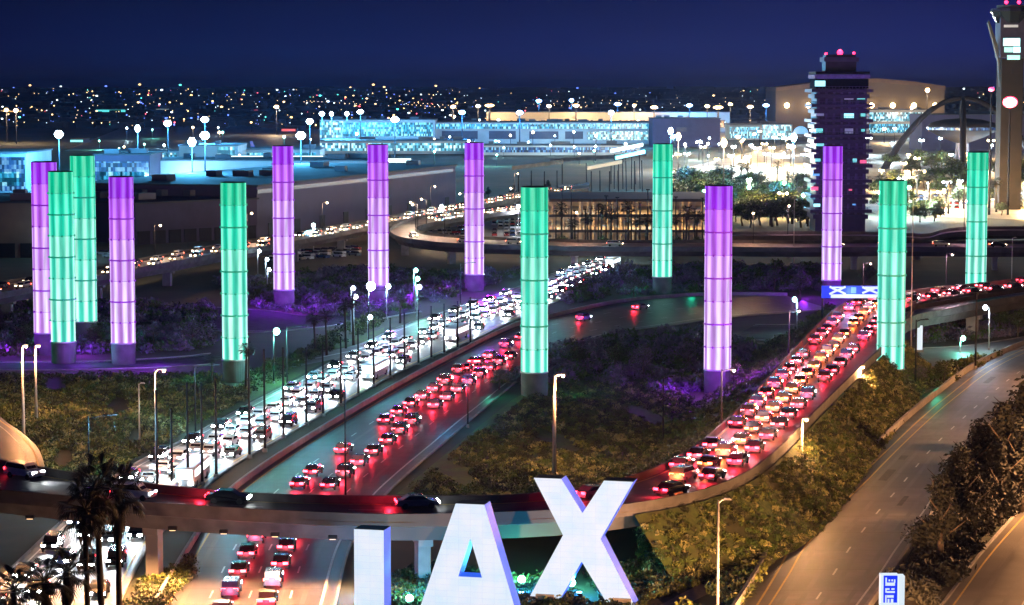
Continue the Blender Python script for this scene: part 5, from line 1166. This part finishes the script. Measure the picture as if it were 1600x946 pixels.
# ------------------------------------------------------------------ palms and trees round the airport roads
for i in range(96):
    px = rnd.uniform(1050,1290); py = rnd.uniform(302,356) if px > 1130 else rnd.uniform(300,335)
    tree(px, py, py-rnd.uniform(26,42), T2[i % 2], 'dark green crown in the grove left of the control tower', 'dense trees left of the control tower', 1.5)
for i in range(44):
    px = rnd.uniform(1370,1610); py = rnd.uniform(262,350); tree(px, py, py-rnd.uniform(18,30), T2[i % 2], 'dark crown among the bright roads right of the control tower', 'trees right of the control tower', 1.6)
for i in range(14):
    px = rnd.uniform(730,860); py = rnd.uniform(300,322); tree(px, py, py-rnd.uniform(14,22), TD[i % 2], 'dark crown behind the hairpin viaduct', 'dark trees behind the hairpin viaduct', 1.2)
for i in range(18):
    px = 1080+i*12.5+rnd.uniform(-4,4); py = rnd.uniform(296,325); c = P(px, py); yt = py-rnd.uniform(34,48); palm(px, yt, c.y, 'dark palm silhouetted against the dazzling roads', i % 3, 1.5, group='palms before the dazzling roads')
for i in range(8):
    px = 1380+i*26+rnd.uniform(-6,6); py = rnd.uniform(300,335); c = P(px, py); palm(px, py-rnd.uniform(40,56), c.y, 'dark palm among the golden roads at the right', i % 3, 1.5, group='palms before the golden roads')
for x, y, c_, pw in ((1100,338,(.2,1,.6),16000),(1170,330,(.2,1,.6),16000),(1225,322,(.3,1,.8),16000),(1255,345,(.3,.7,1),12000),(1420,330,(.2,1,.6),12000)):
    b = P(x, y); t = empty('street_lamp', b, label='green white lamp glinting among the trees by the control tower', cat='street lamp', group='lamps glinting among the trees')
    MB().cyl((0,0,0), (0,0,9.5), .18, .1, 6).build('pole', M['steel'], t); MB().ball((0,0,9.8), .8, 8, 5).build('lamp_head', M['lens_green'], t); lamp_light('lamp_light', (0,-1,11.2), c_, pw, t, .5)

# ------------------------------------------------------------------ the dark city and its lights
r_ = np.random.RandomState(3); mb = MB()
for i in range(1700):
    py = 142+ (r_.rand()**1.5)*60; px = r_.uniform(-60,1660); p = P(px, py); s_ = p.y/2500
    mb.box((p.x, p.y, 4*(.6+.6*r_.rand())*max(1, s_*.5)), (r_.uniform(12,45)*max(1, s_*.6), r_.uniform(12,30)*max(1, s_), 8*(.6+.6*r_.rand())*max(1, s_*.5)))
tag(mb.build('city_blocks', M['roof']), 'dark mass of low city blocks running to the horizon', 'city', kind='stuff')
cc = {'amber':emit('amber_city_lamp', (1,.6,.22), 5), 'white':emit('white_city_lamp', (.8,.95,1), 5), 'blue':emit('blue_city_lamp', (.12,.22,1), 3), 'red':emit('red_city_lamp', (1,.08,.12), 4), 'teal':emit('teal_city_lamp', (.1,.9,.75), 4)}
CP = {}
for k_, m in cc.items():
    t = empty('street_lamp', (0,0,0), cat='street lamp', label='distant %s street lamp among dark city blocks' % k_, group='distant %s lamps of the city' % k_)
    MB().cyl((0,0,0), (0,0,10), .3, .2, 6).build('pole', M['steel_dark'], t); MB().ball((0,0,10.6), 1.0, 8, 5).build('lamp_head', m, t); CP[k_] = t
far_l = {k_: MB() for k_ in cc}; lights = []
for i in range(430):
    py = 144+(r_.rand()**1.35)*68; px = r_.uniform(-20,1620) if r_.rand() < .4 else r_.uniform(-20,720)
    if px > 1200 and py > 165: px -= 700
    k_ = r_.choice(['amber','white','blue','red','teal'], p=[.40,.18,.30,.08,.04]); lights.append((.45+1.5*r_.rand()**3.5, px, py, k_))
lights.sort(reverse=True)
fm_ = MB(); fm_m = list(cc)
for i, (sz_, px, py, k_) in enumerate(lights):
    p = P(px, py); s = sz_*p.y/FPX*1.15
    if i < 130: place(CP[k_], p, 0, (s, s, max(1.0, s*.55)))
    else: fm_.cur = fm_m.index(k_); fm_.ball((p.x, p.y, 9+4*s), s*.95, 6, 4)
for _ in range(26):   # streets running away in rows of lamps
    x0 = r_.uniform(-20,1150); y0 = 143+r_.rand()**1.3*38; a0 = P(x0, y0); an = R(r_.choice([8,98,8,100,5])); st = 55*max(1, a0.y/2600)
    for q_ in range(r_.randint(6,15)):
        x_, y_ = a0.x+math.cos(an)*st*q_, a0.y+math.sin(an)*st*q_; fm_.cur = 0 if r_.rand() < .8 else 1; fm_.ball((x_, y_, 10), .42*y_/FPX*1.15, 6, 4)
tag(fm_.build('city_lights', [cc[k_] for k_ in fm_m]), 'countless faint amber and blue lights scattered over the far dark city', 'city lights', kind='stuff')
for x0, x1, y, m, lab in ((150,200,172,'strip_teal','teal lit distant frontage at far left'), (372,408,172,'strip_red','pinkish lit distant frontage'), (440,462,202,'strip_red','short red lit frontage behind the left purple pylon'), (244,264,171,'strip','short pale lit distant frontage'), (0,34,173,'win_gold','warm lit distant frontage at the left edge'), (110,130,219,'strip_teal','tiny teal lit frontage above the left cluster'), (565,582,185,'strip_red','red lit frontage between floodlights')):
    block('distant_building', lab, 'building', x0, x1, y+5, y-1, 30, 'wall_dark', 'roof', bands=[(.0,.98,.3,.85,m)])

# ------------------------------------------------------------------ night haze round the whole scene
hz = MB(); hz.box((0, 39000, 110), (62000, 84000, 240))
hm = bpy.data.materials.new('haze'); hm.use_nodes = True; t = hm.node_tree; t.nodes.clear(); o_ = t.nodes.new('ShaderNodeOutputMaterial'); v = t.nodes.new('ShaderNodeVolumePrincipled')
v.inputs['Density'].default_value = 1.3e-5; v.inputs['Color'].default_value = (.32,.48,1,1); v.inputs['Anisotropy'].default_value = .6
t.links.new(v.outputs[0], o_.inputs['Volume']); tag(hz.build('haze', hm), kind='stuff', label='thin blue night haze over the airport and the city', cat='haze')

# drop any prototype that was never placed
for o in list(col.objects):
    if o.parent is None and o.get('category') and not o.get('label'):
        for c in list(o.children_recursive): bpy.data.objects.remove(c)
        bpy.data.objects.remove(o)
